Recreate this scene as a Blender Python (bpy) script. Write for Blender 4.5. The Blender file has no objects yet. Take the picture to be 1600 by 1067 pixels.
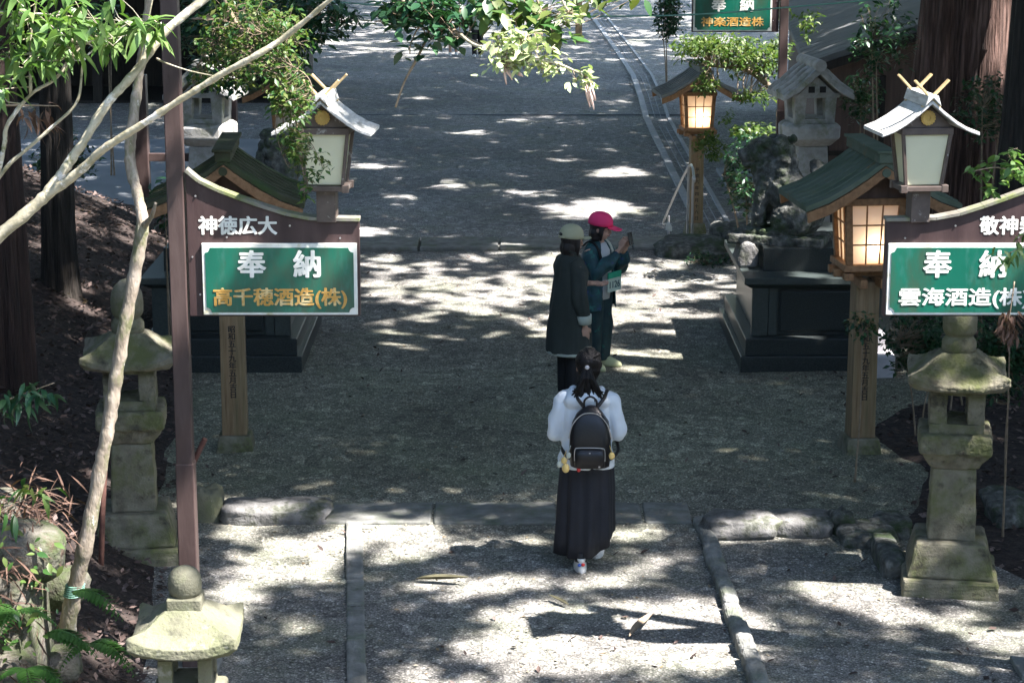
import bpy, bmesh, math, random
import numpy as np
from mathutils import Vector, Matrix, Euler

C = bpy.context
SC = C.scene
COL = SC.collection
random.seed(7)
RNG = np.random.default_rng(7)
PI = math.pi

# ------------------------------------------------------------------ camera, world, sun, exposure
CAM_H, PITCH, FPX = 5.1, math.radians(12.9), 3427.0
cam_data = bpy.data.cameras.new("camera")
cam = bpy.data.objects.new("camera", cam_data)
COL.objects.link(cam)
cam.location = (0, 0, CAM_H)
cam.rotation_euler = (PI / 2 - PITCH, 0, 0)
cam_data.sensor_width = 36.0
cam_data.lens = FPX / 1600.0 * 36.0
cam_data.clip_end = 600.0
SC.camera = cam

SUN = Vector((0.50, -0.20, 0.84)).normalized()
world = bpy.data.worlds.new("World")
SC.world = world
world.use_nodes = True
wn = world.node_tree
bg = wn.nodes["Background"]
sky = wn.nodes.new("ShaderNodeTexSky")
sky.sky_type = 'NISHITA'
sky.sun_disc = False
sky.sun_elevation = math.asin(SUN.z)
sky.sun_rotation = math.atan2(SUN.x, SUN.y)
wn.links.new(sky.outputs[0], bg.inputs[0])
bg.inputs[1].default_value = 0.135

sun_data = bpy.data.lights.new("sun", 'SUN')
sun_data.energy = 4.6
sun_data.angle = math.radians(0.55)
sun_data.color = (1.0, 0.945, 0.925)
sun = bpy.data.objects.new("sun", sun_data)
COL.objects.link(sun)
sun.rotation_euler = SUN.to_track_quat('Z', 'Y').to_euler()
sun.location = (10, -5, 30)

SC.view_settings.view_transform = 'Standard'
SC.view_settings.look = 'None'
SC.view_settings.gamma = 1.0
SC.view_settings.exposure = 2.6
try:
    SC.cycles.use_denoising = True
except Exception:
    pass

# ------------------------------------------------------------------ projection helpers (photograph is 1600 x 1067)
CP, SP = math.cos(PITCH), math.sin(PITCH)
def ray(px, py):
    a, b = (px - 800) / FPX, -(py - 533.5) / FPX
    return Vector((a, CP + b * SP, -SP + b * CP))
def P(px, py, D):
    r = ray(px, py)
    return Vector((0, 0, CAM_H)) + r * (D / r.y)
def G(px, py, z=0.0):
    r = ray(px, py)
    return Vector((0, 0, CAM_H)) + r * ((z - CAM_H) / r.z)
def project(x, y, z):
    dz = z - CAM_H
    fw = y * CP - dz * SP
    up = y * SP + dz * CP
    return 800 + FPX * x / fw, 533.5 - FPX * up / fw

# ------------------------------------------------------------------ object helpers
def tag(o, label=None, cat=None, group=None, kind=None):
    if label: o["label"] = label
    if cat: o["category"] = cat
    if group: o["group"] = group
    if kind: o["kind"] = kind
    return o
def thing(name, loc, label, cat, group=None, rz=0.0):
    o = bpy.data.objects.new(name, None)
    o.empty_display_size = 0.2
    COL.objects.link(o)
    o.location = loc
    o.rotation_euler = (0, 0, rz)
    return tag(o, label, cat, group)
def link(name, me, mat, parent=None, smooth=False):
    o = bpy.data.objects.new(name, me)
    COL.objects.link(o)
    if mat is not None and not me.materials:
        for m in (mat if isinstance(mat, (list, tuple)) else [mat]):
            me.materials.append(m)
    if parent is not None: o.parent = parent
    if smooth:
        me.polygons.foreach_set("use_smooth", np.ones(len(me.polygons), dtype=bool))
    return o
def np_mesh(name, V, F, smooth=False):
    V = np.asarray(V, dtype=np.float32); F = np.asarray(F, dtype=np.int32)
    me = bpy.data.meshes.new(name)
    k = F.shape[1]
    me.vertices.add(len(V)); me.vertices.foreach_set("co", V.ravel())
    me.loops.add(F.size); me.loops.foreach_set("vertex_index", F.ravel())
    me.polygons.add(len(F)); me.polygons.foreach_set("loop_start", np.arange(0, F.size, k, dtype=np.int32))
    if smooth: me.polygons.foreach_set("use_smooth", np.ones(len(F), dtype=bool))
    me.update(calc_edges=True)
    return me

class MB:
    """collects closed shapes into one mesh"""
    def __init__(s): s.v = []; s.f = []; s.M = Matrix.Identity(4)
    def add(s, vs, fs):
        b = len(s.v)
        s.v += [tuple(s.M @ Vector(p)) for p in vs]
        s.f += [tuple(i + b for i in f) for f in fs]
    def box(s, c, d, R=None):
        hx, hy, hz = d[0] / 2, d[1] / 2, d[2] / 2
        vs = [Vector((x, y, z)) for z in (-hz, hz) for (x, y) in ((-hx, -hy), (hx, -hy), (hx, hy), (-hx, hy))]
        if R is not None: vs = [R @ p for p in vs]
        vs = [p + Vector(c) for p in vs]
        s.add(vs, [(3, 2, 1, 0), (4, 5, 6, 7), (0, 1, 5, 4), (1, 2, 6, 5), (2, 3, 7, 6), (3, 0, 4, 7)])
    def frus(s, cx, cy, z0, z1, a0, b0, a1, b1):
        vs = [(cx + i * a0, cy + j * b0, z0) for i, j in ((-1, -1), (1, -1), (1, 1), (-1, 1))]
        vs += [(cx + i * a1, cy + j * b1, z1) for i, j in ((-1, -1), (1, -1), (1, 1), (-1, 1))]
        s.add(vs, [(3, 2, 1, 0), (4, 5, 6, 7), (0, 1, 5, 4), (1, 2, 6, 5), (2, 3, 7, 6), (3, 0, 4, 7)])
    def beam(s, a, b, w, h, up=(0, 0, 1)):
        a, b = Vector(a), Vector(b); d = b - a; L = d.length; d.normalize()
        u = Vector(up); x = d.cross(u)
        if x.length < 1e-4: x = d.cross(Vector((1, 0, 0)))
        x.normalize(); u = x.cross(d)
        R = Matrix((x, d, u)).transposed()
        s.box((a + b) / 2, (w, L, h), R)
    def rings(s, R, cap=True):
        n = len(R[0]); vs = [p for r in R for p in r]; fs = []
        for i in range(len(R) - 1):
            for j in range(n):
                k = (j + 1) % n
                fs.append((i * n + j, i * n + k, (i + 1) * n + k, (i + 1) * n + j))
        if cap:
            fs.append(tuple(range(n - 1, -1, -1)))
            fs.append(tuple((len(R) - 1) * n + j for j in range(n)))
        s.add(vs, fs)
    def loft(s, L, n=20):
        """list of (cx, cy, z, rx, ry)"""
        s.rings([[(cx + rx * math.cos(2 * PI * j / n), cy + ry * math.sin(2 * PI * j / n), z) for j in range(n)] for (cx, cy, z, rx, ry) in L])
    def tube(s, pts, rad, n=8):
        pts = [Vector(p) for p in pts]
        if not isinstance(rad, (list, tuple)): rad = [rad] * len(pts)
        R = []; ref = None
        for i, p in enumerate(pts):
            t = (pts[min(i + 1, len(pts) - 1)] - pts[max(i - 1, 0)]).normalized()
            if ref is None:
                ref = t.cross(Vector((0, 0, 1)))
                if ref.length < 1e-3: ref = t.cross(Vector((1, 0, 0)))
            ref = (ref - t * ref.dot(t)).normalized()
            o = t.cross(ref)
            R.append([p + (ref * math.cos(2 * PI * j / n) + o * math.sin(2 * PI * j / n)) * rad[i] for j in range(n)])
        s.rings(R)
    def ell(s, c, r, R=None, nu=14, nv=9):
        L = []
        for i in range(nv + 1):
            th = PI * (0.02 + 0.96 * i / nv)
            ring = []
            for j in range(nu):
                p = Vector((r[0] * math.sin(th) * math.cos(2 * PI * j / nu), r[1] * math.sin(th) * math.sin(2 * PI * j / nu), -r[2] * math.cos(th)))
                if R is not None: p = R @ p
                ring.append(p + Vector(c))
            L.append(ring)
        s.rings(L)
    def lathe(s, prof, cx=0, cy=0, n=20):
        s.loft([(cx, cy, z, r, r) for r, z in prof], n)
    def prism(s, poly, y0, y1):
        """poly of (x, z) extruded along y"""
        n = len(poly)
        area = sum(poly[i][0] * poly[(i + 1) % n][1] - poly[(i + 1) % n][0] * poly[i][1] for i in range(n))
        if area < 0: poly = poly[::-1]
        vs = [(x, y0, z) for x, z in poly] + [(x, y1, z) for x, z in poly]
        fs = [tuple(range(n)), tuple(2 * n - 1 - i for i in range(n))]
        fs += [((i + 1) % n, i, n + i, n + (i + 1) % n) for i in range(n)]
        s.add(vs, fs)
    def mesh(s, name):
        me = bpy.data.meshes.new(name)
        me.from_pydata(s.v, [], s.f); me.update()
        return me
    def build(s, name, mat, parent=None, bevel=0.0, smooth=False, seg=2):
        o = link(name, s.mesh(name), mat, parent, smooth)
        if bevel:
            b = o.modifiers.new("bevel", 'BEVEL'); b.width = bevel; b.segments = seg; b.limit_method = 'ANGLE'; b.angle_limit = math.radians(35)
        return o
    def blob(s, name, mat, parent=None, voxel=0.008, smooth=4, fold=0.0, fscale=9.0, stretch=(1, 1, 0.35), rough=0.0):
        """joins every shape into one continuous surface"""
        me = s.mesh(name + "_raw")
        t = bpy.data.objects.new("t", me); COL.objects.link(t)
        r = t.modifiers.new("r", 'REMESH'); r.mode = 'VOXEL'; r.voxel_size = voxel
        if smooth:
            m = t.modifiers.new("s", 'SMOOTH'); m.iterations = smooth; m.factor = 0.5
        dg = C.evaluated_depsgraph_get()
        out = bpy.data.meshes.new_from_object(t.evaluated_get(dg), depsgraph=dg)
        bpy.data.objects.remove(t); bpy.data.meshes.remove(me)
        out.name = name
        if fold or rough:
            n = len(out.vertices)
            co = np.empty(n * 3, np.float32); out.vertices.foreach_get("co", co); co = co.reshape(-1, 3)
            no = np.empty(n * 3, np.float32); out.vertices.foreach_get("normal", no); no = no.reshape(-1, 3)
            d = np.zeros(n, np.float32)
            if fold: d += fold * (noise3(co * np.array(stretch) * fscale) - 0.5) * 2
            if rough: d += rough * (noise3(co * 38.0) - 0.5) * 2
            co += no * d[:, None]
            out.vertices.foreach_set("co", co.ravel()); out.update()
        return link(name, out, mat, parent, True)

def roughen(o, amp=.010, scale=.09, levels=3):
    """hewn, weathered surface"""
    s = o.modifiers.new("fine", 'SUBSURF'); s.subdivision_type = 'SIMPLE'; s.levels = levels; s.render_levels = levels
    for k, (sc, a) in enumerate(((scale, amp), (scale * .28, amp * .45))):
        key = "hewn%.3f" % sc
        tx = bpy.data.textures.get(key) or bpy.data.textures.new(key, 'CLOUDS')
        tx.noise_scale = sc; tx.noise_depth = 3
        d = o.modifiers.new("hewn", 'DISPLACE'); d.texture = tx; d.strength = a * 2; d.mid_level = .5; d.texture_coords = 'GLOBAL'
    return o

# ------------------------------------------------------------------ numpy noise
_H = np.random.default_rng(99).random(4096).astype(np.float32)
def _h3(i, j, k): return _H[(i * 73 + j * 179 + k * 283 + (i * j) % 61 * 17) & 4095]
def noise3(p):
    p = np.asarray(p, dtype=np.float64); b = np.floor(p).astype(int); f = p - b; f = f * f * (3 - 2 * f)
    r = 0
    for dx in (0, 1):
        for dy in (0, 1):
            for dz in (0, 1):
                w = (f[:, 0] if dx else 1 - f[:, 0]) * (f[:, 1] if dy else 1 - f[:, 1]) * (f[:, 2] if dz else 1 - f[:, 2])
                r = r + w * _h3(b[:, 0] + dx, b[:, 1] + dy, b[:, 2] + dz)
    return r
def noise2(x, y): return noise3(np.stack([np.ravel(x), np.ravel(y), np.zeros(np.size(x))], 1)).reshape(np.shape(x))

# ------------------------------------------------------------------ instanced leaves in one mesh
def leaf_template(w, droop, seg=4, fold=0.10):
    V, F = [], []
    for i in range(seg + 1):
        t = i / seg
        hw = w * (math.sin(PI * t ** 0.8) ** 0.9 if 0 < t < 1 else 0.004)
        z = -droop * t * t
        V += [(t, -hw, z + fold * hw * 2), (t, 0, z), (t, hw, z + fold * hw * 2)]
    for i in range(seg):
        a = i * 3
        F += [(a, a + 1, a + 4, a + 3), (a + 1, a + 2, a + 5, a + 4)]
    return np.array(V), np.array(F)
LANCE = leaf_template(0.135, 0.62)
OVAL = leaf_template(0.23, 0.12)
SMALL = leaf_template(0.24, 0.15, 2)
DIAMOND = (np.array([(0, 0, 0), (.45, .27, .03), (1, 0, 0), (.45, -.27, .03)]), np.array([(0, 1, 2, 3)]))
def _sprig():
    V, F = [], []
    r = random.Random(3)
    for k in range(9):
        t = k / 8; s = 1 if k % 2 else -1
        a = s * (0.9 - 0.45 * t); L = 0.34 + r.random() * .12
        o = np.array((t * 0.72, s * .02, 0)); d = np.array((math.cos(a), math.sin(a), r.uniform(-.4, .4))); q = np.array((-d[1], d[0], r.uniform(-.3, .3)))
        b = len(V)
        V += [o, o + d * L * .5 + q * L * .24, o + d * L, o + d * L * .5 - q * L * .24]
        F.append((b, b + 1, b + 2, b + 3))
    return np.array(V), np.array(F)
SPRIG = _sprig()
def unit(a): return a / np.maximum(np.linalg.norm(a, axis=1, keepdims=True), 1e-9)
def instances(tmpl, O, X, U, s):
    """tmpl x-axis goes along X, template z towards U"""
    T, F = tmpl
    O = np.asarray(O, float); X = unit(np.asarray(X, float)); U = np.asarray(U, float)
    Y = unit(np.cross(U, X)); Z = np.cross(X, Y)
    s = np.broadcast_to(np.asarray(s, float), (len(O),))
    V = O[:, None, :] + s[:, None, None] * (T[None, :, 0:1] * X[:, None, :] + T[None, :, 1:2] * Y[:, None, :] + T[None, :, 2:3] * Z[:, None, :])
    FF = F[None] + (np.arange(len(O)) * len(T))[:, None, None]
    return V.reshape(-1, 3), FF.reshape(-1, F.shape[1])
def twigs(A, B, r0, r1):
    A = np.asarray(A, float); B = np.asarray(B, float)
    d = unit(B - A); u = unit(np.cross(d, np.array((0.3, 0.2, 0.93)))); w = np.cross(d, u)
    V = []
    for Q, r in ((A, r0), (B, r1)):
        for a in (0, 2.094, 4.189):
            V.append(Q + r * (math.cos(a) * u + math.sin(a) * w))
    V = np.stack(V, 1)
    F = np.array([(0, 1, 4, 3), (1, 2, 5, 4), (2, 0, 3, 5)])
    return V.reshape(-1, 3), (F[None] + (np.arange(len(A)) * 6)[:, None, None]).reshape(-1, 4)
def merge(*parts):
    V, F, b = [], [], 0
    for v, f in parts:
        V.append(v); F.append(f + b); b += len(v)
    return np.concatenate(V), np.concatenate(F)
def smooth_path(pts, k=6):
    """Catmull-Rom through the points"""
    p = [Vector(q) for q in pts]; out = []
    for i in range(len(p) - 1):
        a, b, c, d = p[max(i - 1, 0)], p[i], p[i + 1], p[min(i + 2, len(p) - 1)]
        for j in range(k):
            t = j / k
            out.append(0.5 * ((2 * b) + (c - a) * t + (2 * a - 5 * b + 4 * c - d) * t * t + (3 * b - a - 3 * c + d) * t ** 3))
    out.append(p[-1])
    return out

# ------------------------------------------------------------------ materials
def newmat(name):
    m = bpy.data.materials.new(name); m.use_nodes = True
    nt = m.node_tree
    return m, nt, nt.nodes["Principled BSDF"]
def nd(nt, typ, **kw):
    n = nt.nodes.new(typ)
    for k, v in kw.items():
        if k in n.inputs: n.inputs[k].default_value = v
        else: setattr(n, k, v)
    return n
def coords(nt, stretch=(1, 1, 1)):
    tc = nt.nodes.new("ShaderNodeTexCoord"); mp = nt.nodes.new("ShaderNodeMapping")
    mp.inputs["Scale"].default_value = stretch
    nt.links.new(tc.outputs["Object"], mp.inputs[0])
    return mp.outputs[0]
def ramp(nt, fac, cols, pos=None):
    r = nt.nodes.new("ShaderNodeValToRGB"); e = r.color_ramp.elements
    pos = pos or [0.3 + 0.4 * i / max(len(cols) - 1, 1) for i in range(len(cols))]
    while len(e) < len(cols): e.new(0.5)
    for i, (c, p) in enumerate(zip(cols, pos)):
        e[i].position = p; e[i].color = (*c, 1) if len(c) == 3 else c
    nt.links.new(fac, r.inputs[0])
    return r.outputs[0]
def mix(nt, fac, a, b, mode='MIX'):
    n = nt.nodes.new("ShaderNodeMix"); n.data_type = 'RGBA'; n.blend_type = mode
    for sock, v in ((n.inputs[0], fac), (n.inputs[6], a), (n.inputs[7], b)):
        if hasattr(v, "links"): nt.links.new(v, sock)
        elif isinstance(v, (int, float)): sock.default_value = v
        else: sock.default_value = (*v, 1)
    return n.outputs[2]
def nz(nt, vec, scale, detail=4.0, rough=0.55):
    n = nd(nt, "ShaderNodeTexNoise", Scale=scale, Detail=detail, Roughness=rough)
    nt.links.new(vec, n.inputs["Vector"])
    return n.outputs[0]
def bump(nt, b, h, strength, dist=0.01):
    n = nd(nt, "ShaderNodeBump", Strength=strength, Distance=dist)
    nt.links.new(h, n.inputs["Height"]); nt.links.new(n.outputs[0], b.inputs["Normal"])
def pmat(name, cols, scale=6.0, rough=0.75, stretch=(1, 1, 1), over=None, bmp=0.3, bscale=40.0, bdist=0.01, metal=0.0, spec=0.4, coat=0.0):
    """noise-coloured surface; over = list of (colour, scale, lo, hi) patches"""
    m, nt, b = newmat(name)
    v = coords(nt, stretch)
    c = ramp(nt, nz(nt, v, scale), cols)
    for (oc, osc, lo, hi) in (over or []):
        f = ramp(nt, nz(nt, v, osc, 8.0, 0.68), [(0, 0, 0), (1, 1, 1)], [lo, hi])
        c = mix(nt, f, c, oc)
    nt.links.new(c, b.inputs["Base Color"])
    b.inputs["Roughness"].default_value = rough
    b.inputs["Metallic"].default_value = metal
    b.inputs["Specular IOR Level"].default_value = spec
    b.inputs["Coat Weight"].default_value = coat
    if bmp: bump(nt, b, nz(nt, v, bscale, 5.0), bmp, bdist)
    return m
def leafmat(name, cols, trans=0.35, rough=0.45, spec=0.4):
    m, nt, b = newmat(name)
    g = nt.nodes.new("ShaderNodeNewGeometry")
    c = ramp(nt, g.outputs["Random Per Island"], cols, [i / max(len(cols) - 1, 1) for i in range(len(cols))])
    nt.links.new(c, b.inputs["Base Color"]); b.inputs["Roughness"].default_value = rough
    b.inputs["Specular IOR Level"].default_value = spec
    if trans:
        t = nt.nodes.new("ShaderNodeBsdfTranslucent"); x = nt.nodes.new("ShaderNodeMixShader"); x.inputs[0].default_value = trans
        h = mix(nt, 1.0, c, (1.0, 1.15, 0.55), 'MULTIPLY')
        nt.links.new(h, t.inputs[0])
        nt.links.new(b.outputs[0], x.inputs[1]); nt.links.new(t.outputs[0], x.inputs[2])
        nt.links.new(x.outputs[0], nt.nodes["Material Output"].inputs[0])
    return m
def gravelmat(name, dark, mid, light, scale=42.0, patch=None):
    m, nt, b = newmat(name)
    v = coords(nt)
    vo = nd(nt, "ShaderNodeTexVoronoi", Scale=scale); nt.links.new(v, vo.inputs["Vector"])
    sep = nt.nodes.new("ShaderNodeSeparateColor"); nt.links.new(vo.outputs["Color"], sep.inputs[0])
    c = ramp(nt, sep.outputs[0], [dark, mid, mid, light, tuple(min(1, x * 1.6) for x in light)], [0.05, 0.35, 0.7, 0.93, 0.985])
    big = nz(nt, v, 0.45, 6.0, 0.65)
    c = mix(nt, 1.0, c, ramp(nt, big, [(0.55, 0.55, 0.55), (1.22, 1.22, 1.22)], [0.32, 0.7]), 'MULTIPLY')
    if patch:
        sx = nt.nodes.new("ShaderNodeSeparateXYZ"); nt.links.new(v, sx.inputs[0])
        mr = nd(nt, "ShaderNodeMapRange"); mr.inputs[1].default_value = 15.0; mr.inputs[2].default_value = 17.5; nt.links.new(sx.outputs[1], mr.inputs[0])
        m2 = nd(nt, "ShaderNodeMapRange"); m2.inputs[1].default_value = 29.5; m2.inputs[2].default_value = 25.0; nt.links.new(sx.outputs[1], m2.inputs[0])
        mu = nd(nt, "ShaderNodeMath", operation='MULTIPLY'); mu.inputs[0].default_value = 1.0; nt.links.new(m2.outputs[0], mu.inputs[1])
        c = mix(nt, 1.0, c, mix(nt, mu.outputs[0], (1.22, 1.20, 1.19), (1.05, 1.01, .93)), 'MULTIPLY')  # lower path lightened in colour, standing in for more skylight
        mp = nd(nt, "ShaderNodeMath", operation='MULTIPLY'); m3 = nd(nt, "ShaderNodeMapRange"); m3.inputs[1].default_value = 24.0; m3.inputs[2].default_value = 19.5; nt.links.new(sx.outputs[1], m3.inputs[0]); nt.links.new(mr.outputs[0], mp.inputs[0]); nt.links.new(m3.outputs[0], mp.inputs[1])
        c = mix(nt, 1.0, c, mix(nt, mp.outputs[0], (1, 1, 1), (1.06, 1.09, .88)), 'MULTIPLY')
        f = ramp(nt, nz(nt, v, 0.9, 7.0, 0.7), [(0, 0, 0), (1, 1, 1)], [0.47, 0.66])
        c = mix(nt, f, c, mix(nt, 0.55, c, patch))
    v2 = nd(nt, "ShaderNodeTexVoronoi", Scale=11.0, Randomness=1.0); nt.links.new(v, v2.inputs["Vector"])
    s2 = nt.nodes.new("ShaderNodeSeparateColor"); nt.links.new(v2.outputs["Color"], s2.inputs[0])
    c = mix(nt, 1.0, c, ramp(nt, s2.outputs[1], [(.70, .70, .70), (1.0, 1.0, 1.0), (1.10, 1.10, 1.10), (1.6, 1.6, 1.6)], [.02, .3, .86, .97]), 'MULTIPLY')
    c = mix(nt, 1.0, c, ramp(nt, vo.outputs["Distance"], [(1.15, 1.15, 1.15), (0.45, 0.45, 0.45)], [0.15, 0.75]), 'MULTIPLY')
    nt.links.new(c, b.inputs["Base Color"]); b.inputs["Roughness"].default_value = 0.85
    b.inputs["Specular IOR Level"].default_value = 0.3
    bump(nt, b, vo.outputs["Distance"], -0.7, 0.02)
    return m

M = {}
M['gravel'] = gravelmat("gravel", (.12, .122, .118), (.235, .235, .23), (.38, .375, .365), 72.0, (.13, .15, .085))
M['litter'] = pmat("leaf_litter_soil", [(.014, .010, .009), (.032, .023, .019), (.055, .04, .033)], 14, 0.95, bmp=1.0, bscale=30, bdist=.03)
M['soil'] = pmat("dark_soil", [(.022, .018, .014), (.06, .048, .036)], 9, 0.95, bmp=0.8, bscale=50)
M['kerb'] = pmat("kerb_stone", [(.11, .112, .10), (.17, .172, .155), (.23, .23, .215)], 7, 0.85, over=[((.11, .13, .085), 3.0, .5, .68)], bmp=.5, bscale=60)
M['rock'] = pmat("rough_rock", [(.07, .07, .064), (.14, .137, .13), (.23, .225, .215)], 6, 0.9, over=[((.065, .075, .04), 4.5, .50, .64), ((.05, .05, .045), 9, .55, .66)], bmp=.8, bscale=30, bdist=.02)
M['stone'] = pmat("lantern_stone", [(.095, .088, .062), (.165, .152, .108), (.215, .20, .15)], 9, 0.92, over=[((.10, .11, .042), 3.2, .44, .62), ((.05, .046, .032), 7.0, .54, .68)], bmp=.6, bscale=70)
M['mossstone'] = pmat("mossy_stone", [(.11, .108, .072), (.19, .182, .13)], 9, 0.92, over=[((.125, .135, .07), 4.5, .46, .64), ((.28, .27, .23), 9, .60, .74), ((.06, .06, .04), 12, .58, .7)], bmp=.6, bscale=70)
M['granite'] = pmat("dark_granite", [(.02, .025, .025), (.032, .038, .037), (.05, .057, .055)], 90, 0.30, bmp=0.03, bscale=200, spec=0.22)
M['granite_top'] = pmat("grey_green_granite", [(.035, .046, .043), (.055, .068, .064)], 40, 0.42, bmp=0.05, bscale=200)
M['whitestone'] = pmat("white_stone", [(.42, .41, .42), (.55, .53, .54)], 12, 0.8)
M['lion'] = pmat("mossy_guardian_stone", [(.03, .032, .028), (.085, .088, .078), (.19, .19, .175)], 13, 0.95, over=[((.04, .06, .024), 4.0, .48, .62)], bmp=.9, bscale=35, bdist=.02)
M['post'] = pmat("lamp_post_wood", [(.13, .085, .045), (.20, .135, .07), (.25, .175, .10)], 5, 0.7, (9, 9, .6), over=[((.13, .12, .06), .8, .5, .75)], bmp=.35, bscale=9)
M['wood'] = pmat("warm_wood", [(.16, .08, .035), (.24, .125, .055), (.28, .155, .075)], 5, 0.6, (6, 6, 6), bmp=.25, bscale=14)
M['paintbrown'] = pmat("brown_paint", [(.040, .025, .023), (.058, .038, .034), (.078, .054, .048)], 4, 0.5, (2.5, 2.5, .5), over=[((.13, .095, .085), 1.6, .58, .8)], bmp=.12, bscale=25)
M['boardbrown'] = pmat("brown_board", [(.028, .015, .0155), (.042, .024, .023), (.058, .035, .033)], 4, 0.5, (2.5, 2.5, .5), over=[((.10, .072, .068), 1.6, .6, .8)], bmp=.12, bscale=25)
M['metalbrown'] = pmat("brown_metal", [(.06, .045, .038), (.10, .078, .066)], 12, 0.4, over=[((.25, .24, .22), 18, .60, .66)], bmp=.1)
M['capstrip'] = pmat("weathered_cap", [(.12, .11, .085), (.24, .23, .195)], 8, 0.7, over=[((.13, .15, .055), 4, .48, .6)], bmp=.3)
M['roof'] = pmat("green_copper", [(.075, .098, .066), (.10, .125, .09), (.135, .155, .12)], 3, 0.85, spec=.12, over=[((.14, .11, .06), 6.0, .60, .72), ((.06, .09, .06), 2.5, .56, .7)], bmp=.2, bscale=30)
M['roofgrey'] = pmat("grey_copper", [(.15, .155, .14), (.20, .205, .19)], 5, 0.8, spec=.15, bmp=.2, bscale=30)
M['roofolive'] = pmat("olive_copper", [(.05, .052, .030), (.08, .082, .05)], 5, 0.85, spec=.12, over=[((.05, .075, .03), 3, .5, .65)], bmp=.2, bscale=30)
M['shingle'] = pmat("weathered_white_roof", [(.26, .26, .235), (.44, .44, .41), (.58, .58, .56)], 3, 0.75, (10, 1.5, 10), over=[((.20, .23, .13), 3.0, .58, .7)], bmp=.35, bscale=8)
M['chigi'] = pmat("yellow_wood", [(.36, .26, .12), (.50, .38, .20)], 6, 0.6)
M['gold'] = pmat("gold_paint", [(.40, .25, .06), (.54, .36, .10)], 20, 0.4)
M['green'] = pmat("green_enamel", [(.003, .085, .054), (.004, .10, .063), (.006, .112, .07)], 2.0, 0.30, (2.2, 2.2, .7), over=[((.045, .065, .04), 2.2, .48, .72), ((.03, .13, .10), 5.5, .56, .72), ((.10, .12, .09), 9.0, .64, .74)], bmp=.05, bscale=5)
M['cream'] = pmat("cream_border", [(.60, .60, .52), (.72, .72, .66)], 9, 0.5, over=[((.46, .42, .24), 7, .56, .68)])
M['letterw'] = pmat("white_lettering", [(.62, .62, .54), (.76, .76, .70)], 14, 0.5)
M['lettero'] = pmat("ochre_lettering", [(.42, .22, .035), (.52, .32, .09)], 16, 0.5, over=[((.60, .50, .26), 10, .52, .62)])
M['letterk'] = pmat("black_lettering", [(.012, .011, .010), (.02, .02, .018)], 9, 0.7)
M['steel'] = pmat("handrail_steel", [(.38, .38, .38), (.5, .5, .5)], 8, 0.35, metal=0.8, bmp=0.02)
M['grate'] = pmat("drain_concrete", [(.10, .11, .12), (.15, .16, .17)], 6, 0.7, bmp=.2)
M['grate_edge'] = pmat("drain_edge", [(.24, .25, .26), (.33, .34, .345)], 6, 0.7, bmp=.2)
M['concrete'] = pmat("concrete_paving", [(.18, .195, .21), (.23, .245, .26)], 1.2, 0.8, bmp=.15)
M['bark'] = pmat("cedar_bark", [(.022, .012, .009), (.085, .048, .036), (.21, .13, .105)], 4, 0.9, (6, 6, .45), bmp=1.0, bscale=6, bdist=.06)
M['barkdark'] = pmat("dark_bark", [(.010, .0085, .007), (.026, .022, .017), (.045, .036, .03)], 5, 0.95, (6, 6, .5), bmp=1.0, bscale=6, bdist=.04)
M['palebark'] = pmat("pale_bark", [(.16, .15, .085), (.30, .27, .185), (.40, .37, .28)], 7, 0.75, (2, 2, 2), over=[((.50, .48, .43), 5, .56, .62), ((.12, .12, .05), 7, .58, .68)], bmp=.5, bscale=20)
M['greybark'] = pmat("grey_brown_bark", [(.14, .115, .085), (.24, .20, .15), (.32, .28, .23)], 9, 0.85, (3, 3, 1.2), over=[((.11, .115, .05), 4, .5, .64), ((.45, .42, .38), 8, .62, .68)], bmp=.7, bscale=22)
M['twig'] = pmat("twig_bark", [(.16, .12, .075), (.26, .20, .14)], 20, 0.8)
M['rust'] = pmat("rusty_iron", [(.07, .03, .022), (.12, .055, .04)], 30, 0.8)
M['barkred'] = pmat("reddish_bark", [(.014, .009, .007), (.035, .02, .015), (.06, .036, .028)], 4, 0.9, (6, 6, .45), bmp=1.0, bscale=6, bdist=.06)
M['shed'] = pmat("dark_timber", [(.012, .010, .009), (.03, .025, .02)], 3, 0.85, (8, 8, .8))
M['brownwall'] = pmat("brown_board_wall", [(.07, .045, .036), (.12, .082, .066)], 2, 0.8, (7, 7, .5))
M['slate'] = pmat("slate_roof", [(.075, .08, .08), (.11, .115, .115)], 3, 0.7, over=[((.16, .15, .135), 5, .6, .7)], bmp=.3, bscale=14)
M['cable'] = pmat("green_cable", [(.09, .20, .15), (.12, .25, .18)], 9, 0.5)
M['leafbright'] = leafmat("bright_leaves", [(.06, .13, .03), (.095, .18, .042), (.16, .24, .075)], .4)
M['leafmid'] = leafmat("mid_green_leaves", [(.02, .07, .02), (.045, .115, .025), (.10, .15, .035), (.10, .12, .03)], .35)
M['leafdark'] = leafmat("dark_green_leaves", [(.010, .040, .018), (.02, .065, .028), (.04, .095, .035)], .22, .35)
M['leafyel'] = leafmat("yellow_green_leaves", [(.035, .08, .018), (.07, .125, .028), (.14, .18, .05)], .4)
M['leafoval'] = leafmat("glossy_oval_leaves", [(.22, .28, .11), (.34, .40, .19), (.46, .50, .30)], .2, .3)
M['buds'] = pmat("pink_catkins", [(.45, .30, .25), (.58, .44, .37)], 20, .7)
M['fern'] = leafmat("fern_fronds", [(.035, .10, .02), (.07, .17, .035)], .4)
M['deadtwig'] = leafmat("dead_cedar_twigs", [(.055, .03, .02), (.10, .056, .038), (.15, .09, .062)], .15, .8)
M['canopy'] = leafmat("canopy_leaves", [(.018, .045, .016), (.03, .07, .022), (.045, .09, .03)], .12)
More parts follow.
